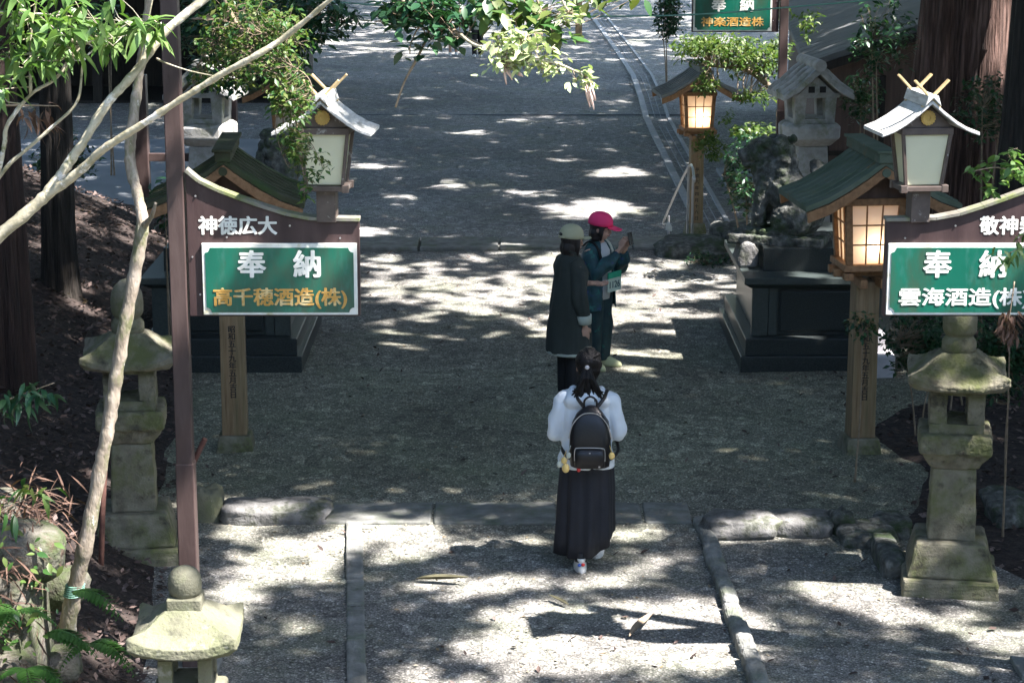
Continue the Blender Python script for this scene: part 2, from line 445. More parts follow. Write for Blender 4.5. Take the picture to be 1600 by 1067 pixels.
M['fallen'] = leafmat("fallen_leaf", [(.025, .016, .013), (.05, .032, .026), (.09, .06, .05), (.17, .125, .11)], .1, .75)
M['chips'] = leafmat("pale_leaf_bits", [(.10, .085, .06), (.22, .21, .17), (.36, .35, .30), (.20, .14, .07)], .1, .6)
def plain(name, c, rough=.7, bmp=.15, bscale=60, var=.18, scale=10, **k):
    return pmat(name, [tuple(x * (1 - var) for x in c), tuple(min(1, x * (1 + var)) for x in c)], scale, rough, bmp=bmp, bscale=bscale, **k)
M['skin'] = plain("skin", (.50, .30, .215), .55, .05, var=.05)
M['hair'] = plain("dark_hair", (.012, .010, .011), .38, .6, 90, stretch=(4, 4, .5))
M['hair'].node_tree.nodes['Principled BSDF'].inputs['Specular IOR Level'].default_value = .2
M['hairb'] = plain("dark_brown_hair", (.018, .013, .012), .45, .6, 90, stretch=(4, 4, .5))
def glassmat(name, col, trans, rough=.5):
    m, nt, b = newmat(name)
    v = coords(nt)
    c = ramp(nt, nz(nt, v, 5), [tuple(x * .94 for x in col), col])
    nt.links.new(c, b.inputs["Base Color"]); b.inputs["Roughness"].default_value = rough
    t = nt.nodes.new("ShaderNodeBsdfTranslucent"); nt.links.new(c, t.inputs[0])
    x = nt.nodes.new("ShaderNodeMixShader"); x.inputs[0].default_value = trans
    nt.links.new(b.outputs[0], x.inputs[1]); nt.links.new(t.outputs[0], x.inputs[2])
    nt.links.new(x.outputs[0], nt.nodes["Material Output"].inputs[0])
    return m
M['frost'] = glassmat("frosted_panel", (.76, .745, .53), .30, .4)
M['paper'] = glassmat("lit_paper_pane", (.80, .74, .66), .5, .6)

def text(body, size, mat, parent, loc, bold=0.0, extrude=0.0008, name="lettering", spacing=1.0, line=1.0, width=None, rot=(PI / 2, 0, 0), old=None):
    cu = bpy.data.curves.new("txt", 'FONT')
    cu.body = body; cu.size = size; cu.align_x = 'CENTER'; cu.align_y = 'CENTER'
    cu.extrude = extrude; cu.space_character = spacing; cu.space_line = line; cu.resolution_u = 3
    t = bpy.data.objects.new("txt", cu); COL.objects.link(t)
    dg = C.evaluated_depsgraph_get()
    src = bpy.data.meshes.new_from_object(t.evaluated_get(dg), depsgraph=dg)
    bpy.data.objects.remove(t); bpy.data.curves.remove(cu)
    V = np.array([tuple(v.co) for v in src.vertices]); F = [tuple(p.vertices) for p in src.polygons]
    bpy.data.meshes.remove(src)
    V[:, 0] -= (V[:, 0].min() + V[:, 0].max()) / 2
    if width: V[:, 0] *= width / (V[:, 0].max() - V[:, 0].min())
    vs, fs = [], []
    sh = [(0, 0)] + ([(bold * math.cos(a), bold * .6 * math.sin(a)) for a in np.linspace(0, 2 * PI, 9)[:-1]] if bold else [])
    for k, (dx, dy) in enumerate(sh):        # brush weight: the strokes laid side by side, each a hair proud of the last
        b = len(vs); vs += [(x + dx, y + dy, z + k * .00022) for x, y, z in V]; fs += [tuple(i + b for i in f) for f in F]
    me = bpy.data.meshes.new(name); me.from_pydata(vs, [], fs); me.update()
    o = link(name, me, mat, parent)
    o.location = loc; o.rotation_euler = rot
    return o

# ================================================================== THE SETTING
def bank_z(X, Y):
    X = np.asarray(X, float); Y = np.asarray(Y, float)
    xb = np.interp(Y, [8, 12, 15.5, 20, 30, 40], [-1.85, -1.95, -2.45, -2.9, -3.9, -4.2])
    k = np.interp(Y, [8, 26, 31, 35, 60], [.46, .42, .34, .10, .10])
    d = np.maximum(0, xb - X)
    base = np.interp(Y, [28.25, 30.3], [0, -1.0])
    return base + k * d * np.minimum(1, d * 1.6 + .15) + .06 * (noise2(X * 2.1, Y * 2.1) - .5) * np.minimum(1, d * 3) + .16 * (noise2(X * .7 + 9, Y * .7) - .5) * np.minimum(1, d)

def grid(name, xs, ys, zf, mat, kind="structure"):
    X, Y = np.meshgrid(xs, ys)
    Z = zf(X, Y)
    V = np.stack([X.ravel(), Y.ravel(), Z.ravel()], 1)
    nx, ny = len(xs), len(ys)
    i, j = np.meshgrid(np.arange(nx - 1), np.arange(ny - 1))
    a = (j * nx + i).ravel()
    F = np.stack([a, a + 1, a + nx + 1, a + nx], 1)
    o = link(name, np_mesh(name, V, F, True), mat)
    return tag(o, kind=kind)
def ground_z(X, Y):
    return np.interp(Y, [28.25, 30.3], [0, -1.0]) + .016 * (noise2(X * 3.1, Y * 3.1) - .5) + .03 * (noise2(X * .6, Y * .6) - .5)
XS = np.concatenate([[-90, -60, -40, -28], np.arange(-20, 20.01, .25), [28, 40, 60, 90]])
YS = np.concatenate([[-40, -20, -5, 2, 5], np.arange(8, 62, .25), [66, 72, 80, 95, 120, 160, 220, 300]])
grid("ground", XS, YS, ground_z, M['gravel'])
grid("hillside", np.arange(-16, -1.7, .15), np.arange(7, 36.2, .15), lambda X, Y: bank_z(X, Y) - .05, M['litter'])
# right-hand strip of dark soil under the shrubs
def right_soil(X, Y):
    return np.interp(Y, [28.25, 30.3], [0, -1.0]) - .10 + .13 * np.clip((X - np.interp(Y, [11, 14, 16, 19, 21, 24, 36], [3.7, 3.35, 2.75, 2.8, 3.75, 3.9, 4.3]) - .12 * np.sin(Y * 2.3)) * 1.5, 0, 1) + .05 * (noise2(X * 2, Y * 2) - .5)
grid("verge", np.arange(2.4, 14, .15), np.arange(11, 36, .15), right_soil, M['litter'])

m = MB()
for k in range(6):
    m.box((.1, 28.42 + .34 * k, -.085 - .167 * k - .5), (6.0, .34, 1.0))
tag(m.build("steps", M['kerb'], bevel=.015), kind="structure")
m = MB()
x = -2.05
while x < 2.9:
    w = random.uniform(.7, 1.2); m.box((x + w / 2, 27.82 + random.uniform(-.03, .03), -.06), (w - .02, .78, .21)); x += w
tag(roughen(m.build("edging", M['kerb'], bevel=.02), .02, .2, 4), kind="structure")

# seam across the lower path, drain beside it
m = MB()
m.box((-.5, 49.7, -1.04), (9.5, .16, .10))
tag(m.build("seam", M['grate'], bevel=.01), kind="structure")
def strip(m, pts, off0, off1, z0, z1):
    for (a, b) in zip(pts[:-1], pts[1:]):
        vs = []
        for (x, y), z in ((a, z0), (b, z0), (a, z1), (b, z1)):
            vs.append([(x + off0, y, z), (x + off1, y, z)])
        (a0, a1), (b0, b1), (c0, c1), (d0, d1) = vs
        m.add([a0, a1, b1, b0, c0, c1, d1, d0], [(3, 2, 1, 0), (4, 5, 6, 7), (0, 1, 5, 4), (1, 2, 6, 5), (2, 3, 7, 6), (3, 0, 4, 7)])
DR = [(3.28, 30.4), (3.28, 40), (3.27, 49), (3.38, 53), (3.46, 58), (3.33, 66), (3.12, 76), (2.85, 88), (2.4, 104)]
m = MB(); strip(m, DR, -.20, .20, -1.2, -1.012); dr = m.build("drain", M['grate']); tag(dr, kind="structure")
m = MB()
strip(m, DR, -.33, -.20, -1.2, -.965); strip(m, DR, .20, .27, -1.2, -.965)
strip(m, DR, -.07, -.055, -1.05, -.995); strip(m, DR, .065, .08, -1.05, -.995)
m.build("drain_edge", M['grate_edge'], dr)
m = MB(); m.box((-8.2, 40.6, -1.02), (7.6, 9.0, .16)); m.box((4.5, 39.5, -1.02), (1.3, 3.2, .15)); m.box((9.5, 39.5, -1.02), (6.0, 3.0, .15))
tag(m.build("pavement", M['concrete'], bevel=.02), kind="structure")

# near kerb line: flat slabs, strip, rough stones
m = MB()
for (xa, xb_) in ((-1.44, -.62), (-.60, .34), (.36, 1.0), (1.02, 1.38)):
    m.box(((xa + xb_) / 2, 16.27, -.068), (xb_ - xa, .52, .18))
L0, L1 = Vector((-1.205, 16.0)), Vector((-.95, 12.6))
for (t0, t1, z) in ((0, .37, .034), (.385, .53, .022), (.54, .72, .010), (.74, 1.0, .03)):
    a, b = L0.lerp(L1, t0), L0.lerp(L1, t1)
    m.beam((a.x, a.y, z - .1), (b.x, b.y, z - .1), .125, .2)
tag(roughen(m.build("kerb", M['kerb'], bevel=.014), .010, .14, 4), kind="structure")
m = MB()
pr = [(1092, 816), (1102, 838), (1113, 866), (1124, 897), (1134, 926), (1143, 952), (1152, 980), (1161, 1004), (1170, 1028), (1179, 1052), (1190, 1080)]
for (a, b) in zip(pr[:-1], pr[1:]):
    A, B = G(*a), G(*b); mid = (A + B) / 2; d = (B - A) * .49
    w = random.uniform(.105, .13); j = Vector((random.uniform(-.008, .008), 0, random.uniform(-.012, .006)))
    m.beam(mid - d + j, mid + d + j, w, .15 + random.uniform(-.012, .012))
o = roughen(m.build("kerb_edge", M['kerb'], bevel=.032, seg=3), .012, .08); tag(o, kind="structure")

def rock(name, c, r, label, group=None, mat='rock', seed=0, rz=0.0, amp=.42, cat="rock"):
    m = MB(); m.ell((0, 0, 0), (1, 1, 1), nu=26, nv=16)
    V = np.array(m.v)
    V = np.sign(V) * np.abs(V) ** .48
    n = noise3(V * 1.7 + seed * 7.3); n2 = noise3(V * 5 + seed * 3.1)
    V = V * (1 + amp * (n - .5) * 2 * .6 + amp * .35 * (n2 - .5))[:, None] * np.array(r)
    m.v = [tuple(p) for p in V]
    o = m.build(name, M[mat], smooth=True); o.location = c; o.rotation_euler = (0, 0, rz)
    return tag(o, label, cat, group)
def ground_rock(px, py, wpx, h, label, d=.3, seed=0, z=0.0, mat='rock', rz=0.0, amp=.42):
    g = G(px, py, z); w = wpx / FPX * (g.y * CP + CAM_H * SP) / 2
    return rock("rock", (g.x, g.y + d * .5, z + h * .30), (w, d / 2, h * .72), label, None, mat, seed, rz, amp)
ground_rock(425, 822, 170, .13, "long rough stone with a bright top edge left of the flat kerb slabs", .42, 1)
ground_rock(322, 818, 44, .24, "small rounded stone right beside the brown sign post", .3, 2, mat='mossstone')
ground_rock(1160, 845, 118, .14, "sunlit rough white-grey stone behind the top of the curved kerb", .4, 3)
ground_rock(1255, 842, 105, .13, "shaded dark kerb stone right of the sunlit rough stone", .45, 4, amp=.15)
ground_rock(1318, 838, 36, .16, "upright dark stone at the right end of the kerb row", .3, 5, mat='lion')
ground_rock(1362, 858, 92, .10, "flat mossy slab left of the right stone lantern's base", .5, 6, mat='lion', amp=.15)
ground_rock(1400, 905, 40, .15, "dark narrow edging stone touching the right lantern's base", .7, 7, mat='lion', amp=.15)
ground_rock(1395, 842, 70, .10, "low dark stone behind the right stone lantern's base", .4, 8, mat='lion')
ground_rock(1585, 830, 80, .2, "dark mossy boulder under the shrubs at the right edge", .5, 9, mat='lion')
ground_rock(1085, 405, 110, .18, "low earthy mound of root and moss at the plaza edge", .9, 10, mat='lion')
ground_rock(1150, 392, 70, .30, "mossy mound beside the right guardian pedestal", .8, 11, mat='lion')

# ================================================================== STONE LANTERNS
def sqring(h, z, lift=0.0, n=6, p=3, cx=0, cy=0, soft=0.0):
    out = []
    for s in range(4):
        for i in range(n):
            u = -1 + 2 * i / n
            x, y = ((u, -1), (1, u), (-u, 1), (-1, -u))[s]
            e = min(abs(x), abs(y))
            r = 1 - soft * e ** 4
            out.append((cx + h * x * r, cy + h * y * r, z + lift * e ** p))
    return out
def square_lantern(loc, label, rz, k=1.0, mat='stone'):
    t = thing("stone_lantern", loc, label, "stone lantern", "stone lanterns", rz)
    def part(name, m, bev=.012): 
        m.v = [(a * k, b * k, c * k) for a, b, c in m.v]
        return roughen(m.build(name, M[mat], t, bev), .010)
    m = MB(); m.frus(0, 0, -.06, .12, .335, .335, .325, .325); m.frus(0, 0, .12, .36, .30, .30, .24, .24); part("base", m, .02)
    m = MB(); m.frus(0, 0, .36, .88, .165, .165, .148, .148); part("shaft", m, .015)
    m = MB(); m.rings([sqring(.165, .88, soft=.02), sqring(.225, .985, soft=.01), sqring(.248, 1.00, soft=.02), sqring(.248, 1.115, soft=.02), sqring(.235, 1.132, soft=.02)]); part("platform", m, .012)
    m = MB()
    m.box((0, 0, 1.165), (.37, .37, .07)); m.box((0, 0, 1.425), (.37, .37, .05))
    for sx in (-1, 1):
        for sy in (-1, 1): m.box((sx * .127, sy * .127, 1.30), (.116, .116, .20))
    fb = part("firebox", m, .006)
    m = MB(); Z = 1.445
    m.rings([sqring(.30, Z + .0, .02), sqring(.335, Z + .015, .06), sqring(.335, Z + .05, .075), sqring(.30, Z + .075, .055), sqring(.235, Z + .125, .02), sqring(.165, Z + .19, .004), sqring(.115, Z + .235, 0, soft=.15)])
    o = part("roof", m, .008)
    m = MB(); m.lathe([(.11, 1.665), (.118, 1.70), (.118, 1.745), (.10, 1.775), (.088, 1.79), (.105, 1.80), (.116, 1.83), (.118, 1.90), (.110, 1.965), (.085, 2.02), (.045, 2.055), (.004, 2.07)]); 
    m.v = [(a * k, b * k, c * k) for a, b, c in m.v]
    m.build("finial", M[mat], t, smooth=True)
    return t
g = G(1490, 925, 0); square_lantern((g.x, g.y + .2, 0), "mossy stone lantern with a square roof standing under the right hanging sign", math.radians(-9))
g = G(206, 878, 0); square_lantern((g.x, g.y + .22, 0), "shaded mossy stone lantern on the leaf litter behind the thin leaning trunk", math.radians(7), .99)

def ball_lantern(loc):
    t = thing("stone_lantern", loc, "small pale stone lantern with a ball finial at the foot of the left sign post", "stone lantern", "stone lanterns", math.radians(2))
    mat = M['mossstone']
    m = MB(); m.frus(0, 0, 0, .12, .2, .2, .19, .19); m.frus(0, 0, .12, .22, .16, .16, .13, .13); roughen(m.build("base", mat, t, .01), .006)
    m = MB(); m.frus(0, 0, .22, .74, .105, .105, .09, .09); m.build("shaft", mat, t, .01)
    m = MB(); m.rings([sqring(.1, .74), sqring(.17, .82), sqring(.185, .84), sqring(.185, .90), sqring(.17, .915)]); m.build("platform", mat, t, .008)
    m = MB()
    m.box((0, 0, .945), (.27, .27, .06)); m.box((0, 0, 1.135), (.27, .27, .04))
    for sx in (-1, 1):
        for sy in (-1, 1): m.box((sx * .1, sy * .1, 1.045), (.07, .07, .14))
    roughen(m.build("firebox", mat, t, .005), .005, .06)
    m = MB(); Z = 1.155
    m.rings([sqring(.235, Z, .02, 8), sqring(.268, Z + .012, .055, 8, 2.5), sqring(.268, Z + .062, .062, 8, 2.5), sqring(.25, Z + .078, .055, 8, 3), sqring(.19, Z + .115, .02, 8), sqring(.14, Z + .165, .004, 8), sqring(.095, Z + .205, 0, 8)])
    roughen(m.build("roof", mat, t, .005), .006)
    m = MB(); m.box((0, 0, Z + .228), (.175, .175, .07)); m.build("neck", mat, t, .008)
    m = MB(); m.lathe([(.05, Z + .255), (.072, Z + .262), (.083, Z + .285), (.086, Z + .325), (.08, Z + .365), (.06, Z + .395), (.03, Z + .41), (.004, Z + .414)], n=24); m.build("finial", mat, t, smooth=True)
ball_lantern((G(292, 1000, .9).x * 0 + P(292, 1000, 10.5).x, 10.5, -.03))

def gabled_lantern(loc, label, rz):
    t = thing("gabled_lantern", loc, label, "stone lantern", "gabled stone lanterns behind the guardians", rz)
    mat = M['whiteish']
    m = MB(); m.frus(0, 0, 0, .25, .5, .5, .45, .45); m.frus(0, 0, .25, .45, .36, .36, .28, .28); m.build("base", mat, t, .02)
    m = MB(); m.frus(0, 0, .45, 1.42, .24, .24, .19, .19); m.build("shaft", mat, t, .02)
    m = MB(); m.rings([sqring(.22, 1.42, soft=.05), sqring(.34, 1.52, soft=.14), sqring(.345, 1.66, soft=.14), sqring(.30, 1.70, soft=.14)]); m.build("platform", mat, t, .015)
    m = MB()
    for sx in (-1, 1):
        for sy in (-1, 1): 
            m.frus(sx * .19, sy * .19, 1.74, 2.04, .06, .06, .075, .075)
    m.frus(0, 0, 1.70, 1.76, .25, .25, .25, .25); m.frus(0, 0, 2.02, 2.08, .29, .29, .29, .29)
    m.build("firebox", mat, t, .008)
    m = MB()
    pr = [(-.44, 2.00), (-.25, 2.10), (-.09, 2.24), (0, 2.32), (.09, 2.24), (.25, 2.10), (.44, 2.00), (.44, 2.07), (.27, 2.18), (.12, 2.32), (0, 2.41), (-.12, 2.32), (-.27, 2.18), (-.44, 2.07)]
    m.prism(pr, -.42, .42)
    for i, yy in enumerate((-.30, -.1, .1, .3)):
        m.tube([(-.44, yy, 2.07), (-.27, yy, 2.185), (-.12, yy, 2.325), (0, yy, 2.41), (.12, yy, 2.325), (.27, yy, 2.185), (.44, yy, 2.07)], .045, 8)
    m.build("roof", mat, t, .012)
    m = MB(); m.tube([(0, -.45, 2.425), (0, .45, 2.425)], .075, 10); m.build("ridge", mat, t, .01)
    m = MB(); m.prism([(-.24, 2.06), (.24, 2.06), (0, 2.28)], -.30, -.27); m.build("gable", mat, t)
    for sx in (-.07, .07):
        m = MB(); m.box((sx, -.305, 2.125), (.075, .02, .075)); m.build("gable_opening", M['letterk'], t)  # black blocks: the openings' inner shade put into the colour
M['whiteish'] = pmat("pale_lantern_stone", [(.24, .24, .21), (.34, .335, .31), (.40, .40, .38)], 8, .9, over=[((.15, .165, .09), 3.0, .52, .68)], bmp=.5, bscale=50)
p = P(1266, 150, 27); gabled_lantern((p.x, 27, 0), "pale stone lantern with a gabled roof behind the right guardian lion", math.radians(8))
p = P(322, 150, 27); gabled_lantern((p.x, 27, 0), "pale stone lantern with a gabled roof behind the left sign post", math.radians(-6))

# ================================================================== TIMBER LAMPS
def timber_lamp(loc, label, rz, roofmat, txt, tz, power, k=1.0, line=.0645):
    t = thing("timber_lamp", loc, label, "lamp post", "timber lamps along the approach", rz)
    m = MB(); m.frus(0, 0, -.05, .20, .175, .175, .135, .135); m.build("base", M['stone'], t, .012)
    m = MB(); m.frus(0, 0, .20, 1.55, .105, .105, .10, .10); p = m.build("post", M['post'], t, .006)
    rows = len(txt)
    if txt: text("\n".join(txt), .066, M['letterk'], p, (0, -.1045, tz), .0013, .0006, line=line / .066 * .98)
    m = MB()
    for s in (-1, 1):
        m.box((s * .085, 0, 1.565), (.06, .56, .075)); m.box((0, s * .085, 1.635), (.60, .06, .065))
        m.box((s * .20, -.19, 1.62), (.075, .10, .06)); m.box((s * .20, .19, 1.62), (.075, .10, .06))
    m.frus(0, 0, 1.665, 1.72, .25, .25, .245, .245); m.build("bracket", M['wood'], t, .006)
    zb, zt, hb, ht = 1.72, 2.22, .195, .225
    m = MB()
    for sx in (-1, 1):
        for sy in (-1, 1):
            m.beam((sx * hb, sy * hb, zb), (sx * ht, sy * ht, zt), .055, .055, (0, 1, 0))
    m.box((0, 0, zt + .03), (.53, .53, .06))
    m.build("frame", M['wood'], t, .004)
    for (dx, dy) in ((0, -1), (1, 0), (-1, 0), (0, 1)):
        c = Vector((dx, dy, 0)); s = Vector((-dy, dx, 0))
        def pt(u, v, out=0): 
            h = hb + (ht - hb) * v
            return c * (h - .008 + out) + s * (u * (h - .027)) + Vector((0, 0, zb + v * (zt - zb)))
        me = MB(); me.add([pt(-1, .01), pt(1, .01), pt(1, .99), pt(-1, .99)], [(0, 1, 2, 3)])
        pane = me.build("pane", M['paper'], t)
        mm = MB()
        for u in (-.34, .34): mm.beam(pt(u, 0, .008), pt(u, 1, .008), .012, .012, c)
        for v in (.33, .66): mm.beam(pt(-1, v, .010), pt(1, v, .010), .012, .012, c)
        mm.build("lattice", M['wood'], pane)
    ld = bpy.data.lights.new("bulb", 'POINT'); ld.energy = power; ld.color = (1, .74, .46); ld.shadow_soft_size = .035
    lo = bpy.data.objects.new("bulb", ld); COL.objects.link(lo); lo.parent = t; lo.location = (.03, -.125, 1.87)
    prof = [(0, 2.635), (.14, 2.53), (.30, 2.425), (.47, 2.33), (.65, 2.265)]
    m = MB()
    top = [(-x, z) for x, z in prof[::-1]] + prof[1:]
    m.prism(top + [(x, z - .05) for x, z in top[::-1]], -.50, .50); rf = m.build("roof", roofmat, t, .006)
    m = MB()
    for s in (-1, 1):
        for yy in (-.36, -.22, -.08, .06, .20, .34):
            m.tube([(s * x, yy, z + .003) for x, z in prof], .0085, 6)
    m.build("seam", roofmat, rf)
    m = MB()
    m.box((0, 0, 2.65), (.13, 1.06, .085)); m.box((0, 0, 2.70), (.17, 1.10, .025)); m.build("ridge_cap", roofmat, rf, .006)
    for yy in (-.495, .495):
        m = MB(); lo_ = [(-x * .985, z - .052) for x, z in prof[::-1]] + [(x * .985, z - .052) for x, z in prof[1:]]
        m.prism(lo_ + [(x * .985, z - .085) for x, z in lo_[::-1]], yy - .02, yy + .02); m.build("bargeboard", M['wood'], t, .004)
    m = MB(); m.prism([(-.25, 2.28), (.25, 2.28), (.18, 2.38), (0, 2.50), (-.18, 2.38)], -.235, .235); m.build("gable", M['brownwall'], t)
    m = MB(); m.tube([(0, -.53, 2.53), (0, -.50, 2.53)], .036, 14); m.build("gable_boss", roofmat, t)
    return t
D5 = list("昭和五十九年五月吉日")
g = G(1347, 712, 0); timber_lamp((g.x, g.y + .16, -.06), "lit timber lamp with a green curved roof left of the right hanging sign", math.radians(6), M['roof'], D5, .84, 1.1)
g = G(365, 708, 0); timber_lamp((g.x, g.y + .16, -.06), "timber lamp with an olive roof and inscribed post behind the left hanging sign", math.radians(3), M['roofolive'], D5, .84, 0.0)
p = P(1087, 300, 34.2); timber_lamp((p.x, 34.2, -1.0), "lit timber lamp with a grey roof half covered by leaves beside the drain", math.radians(5), M['roofgrey'], list("平成六年四月十六日"),   .66, 1.9, line=.098)
p = P(452, 200, 34.2); timber_lamp((p.x, 34.2, -1.0), "timber lamp with a dark roof hidden behind the left sign's lantern", math.radians(-4), M['roofolive'], [], .66, 0.0)
g = G(904, 66, -1.0); timber_lamp((g.x, g.y, -1.0), "farthest lamp post on a concrete base at the top of the photo", 0, M['roofgrey'], [], .75, 0.0)

# ================================================================== HANGING SIGNS
def arc(cx, cz, r, a0, a1, n=8): return [(cx + r * math.cos(a0 + (a1 - a0) * i / n), cz + r * math.sin(a0 + (a1 - a0) * i / n)) for i in range(n + 1)]
def small_lamp(t, x, zb, rz, s):
    """lantern standing on the board's free end: one part with its own pieces"""
    m = MB(); R = Matrix.Rotation(rz, 4, 'Z'); T = Matrix.Translation((x, 0, zb)) @ R
    def mb(): q = MB(); q.M = T; return q
    m = mb(); m.box((0, 0, .09), (.115, .115, .20)); m.box((0, 0, .20), (.275, .235, .03))
    for sx in (-1, 1):
        m.box((sx * .125, -.10, .20), (.04, .04, .045)); m.box((sx * .125, .10, .20), (.04, .04, .045))
        for sy in (-1, 1): m.beam((sx * .108, sy * .09, .215), (sx * .145, sy * .12, .53), .020, .024, (0, 1, 0))
    m.box((0, 0, .545), (.315, .265, .04)); m.prism([(-.155, .565), (.155, .565), (.09, .63), (0, .70), (-.09, .63)], -.115, .115)
    lamp = m.build("lamp", M['metalbrown'], t, .003)
    m = mb()
    for sy in (-1, 1): m.frus(0, sy * .097, .22, .222, .095, .002, .095, .002)
    m = mb(); m.frus(0, 0, .222, .526, .098, .082, .133, .110); m.build("frosted_panel", M['frost'], lamp)
    prof = [(0, .735), (.075, .67), (.155, .61), (.225, .57), (.295, .545)]
    top = [(-a, z) for a, z in prof[::-1]] + prof[1:]
    m = mb(); m.prism(top + [(a, z - .022) for a, z in top[::-1]], -.20, .20); m.build("roof", M['shingle'], lamp, .004)
    m = mb(); m.prism([(-.05, .70), (0, .75), (.05, .70), (.03, .765), (-.03, .765)], -.215, .215); m.build("ridge", M['shingle'], lamp, .004)
    for yy in (-.165, .165):
        for sx in (-1, 1):
            m = mb(); m.beam((sx * .105, yy + sx * .008, .85), (-sx * .05, yy + sx * .008, .69), .014, .030, (0, 1, 0)); m.build("crossed_beam", M['chigi'], lamp, .002)
    m = mb(); n = 64
    ring = [(.040 * (1 + .13 * abs(math.sin(8 * 2 * PI * i / n))) * math.cos(2 * PI * i / n), .625 + .040 * (1 + .13 * abs(math.sin(8 * 2 * PI * i / n))) * math.sin(2 * PI * i / n)) for i in range(n)]
    m.prism(ring, -.134, -.116)
    for i in range(16):
        a = 2 * PI * (i + .5) / 16
        m.beam((.011 * math.cos(a), -.137, .625 + .011 * math.sin(a)), (.036 * math.cos(a), -.137, .625 + .036 * math.sin(a)), .010, .006, (0, 1, 0))
    m.build("gold_emblem", M['gold'], lamp)
def hanging_sign(loc, label, s, top, plate1, plate2, w1, w2, mat2, k=1.0, ht=4.7, lamp_rz=0.0, base=True, two=False):
    t = thing("hanging_sign", loc, label, "sign", "green donation signs hung on brown posts")
    t.scale = (k, k, k)
    m = MB(); m.box((0, .01, ht / 2), (.100, .11, ht)); m.box((0, .01, .68), (.112, .122, 1.36)) 
    post = m.build("post", M['paintbrown'], t, .006)
    up = [(.95, 2.868), (.80, 2.873), (.66, 2.90), (.52, 2.945), (.38, 2.995), (.25, 3.045), (.14, 3.10), (.063, 3.165)]
    X = lambda x: s * x
    m = MB(); m.prism([(X(.063), 2.285), (X(1.095), 2.285), (X(1.095), 2.865)] + [(X(a), b) for a, b in up], -.025, .035)
    board = m.build("board", M['boardbrown'], t, .003)
    m = MB()
    crest = [(1.10, 2.866)] + up
    for (a, b) in zip(crest[:-1], crest[1:]):
        m.beam((X(a[0]), .005, a[1] + .012), (X(b[0]), .005, b[1] + .012), .10, .022, (0, 0, 1))
    m.build("cap_strip", M['capstrip'], board, .003)
    m = MB()
    for (a, z) in ((.12, 3.02), (.13, 2.42), (.3, 2.77), (.98, 2.765), (.09, 2.65), (.68, 2.84)):
        m.tube([(X(a), -.027, z), (X(a), -.032, z)], .006, 8)
    m.build("screws", M['steel'], board)
    x0, x1, z0, z1 = .148, 1.08, 2.297, 2.735
    a, b = (x0, x1) if s > 0 else (-x1, -x0)
    m = MB(); m.box(((a + b) / 2, -.034, (z0 + z1) / 2), (x1 - x0, .018, z1 - z0)); plate = m.build("plate", M['cream'], t, .003)
    e, r = .020, .030
    A, B, Z0, Z1 = a + e, b - e, z0 + e * .8, z1 - e * 1.3
    poly = [(A + r, Z0)] + [(B - r, Z0)] + arc(B, Z0, r, PI, PI / 2)[0:] + [(B, Z1 - r)] + arc(B, Z1, r, 3 * PI / 2, PI) + [(A + r, Z1)] + arc(A, Z1, r, 2 * PI, 3 * PI / 2) + arc(A, Z0, r, PI / 2, 0)
    q = []
    for pnt in poly:
        if not q or (abs(pnt[0] - q[-1][0]) + abs(pnt[1] - q[-1][1])) > 1e-5: q.append(pnt)
    if abs(q[0][0] - q[-1][0]) + abs(q[0][1] - q[-1][1]) < 1e-5: q.pop()
    m = MB(); m.prism(q, -.047, -.040); m.build("green_field", M['green'], plate)
    cx = (a + b) / 2
    yf = -.048
    text(plate1[0], .175, M['letterw'], plate, (cx - .167, yf, 2.597), .0058)
    text(plate1[1], .175, M['letterw'], plate, (cx + .165, yf, 2.597), .0058)
    text(plate2, .115, mat2, plate, (cx, yf, 2.400), .0036, width=w2)
    if top: text(top, .118, M['letterw'], board, ((.367 if s > 0 else -.30), -.0255, 2.832), .0042, width=w1)
    small_lamp(t, X(.905), 2.875, lamp_rz, s)
    if not base: return t
    m = MB(); m.box((0, .0, -.02), (.34, .34, .12)); m.build("footing", M['kerb'], t, .01)
    return t
p = P(286, 620, 13); hanging_sign((p.x + .0, 13, 0), "green sign on a brown post at left, lettered in ochre", 1, "神徳広大", "奉納", "高千穂酒造(株)", .465, .80, M['lettero'], lamp_rz=math.radians(-4))
p = P(1653, 620, 13); hanging_sign((p.x + .0, 13, 0), "sunlit green sign reaching in from the right edge, lettered in white", -1, "敬神崇祖", "奉納", "雲海酒造(株)", .465, .78, M['letterw'], lamp_rz=math.radians(7))
p = P(1224, 60, 28.6); hanging_sign((p.x + .0, 28.6, .17), "distant green sign cut off by the top of the photo", -1, "", "奉納", "神楽酒造株", .465, .74, M['lettero'], k=1.09, lamp_rz=math.radians(4))

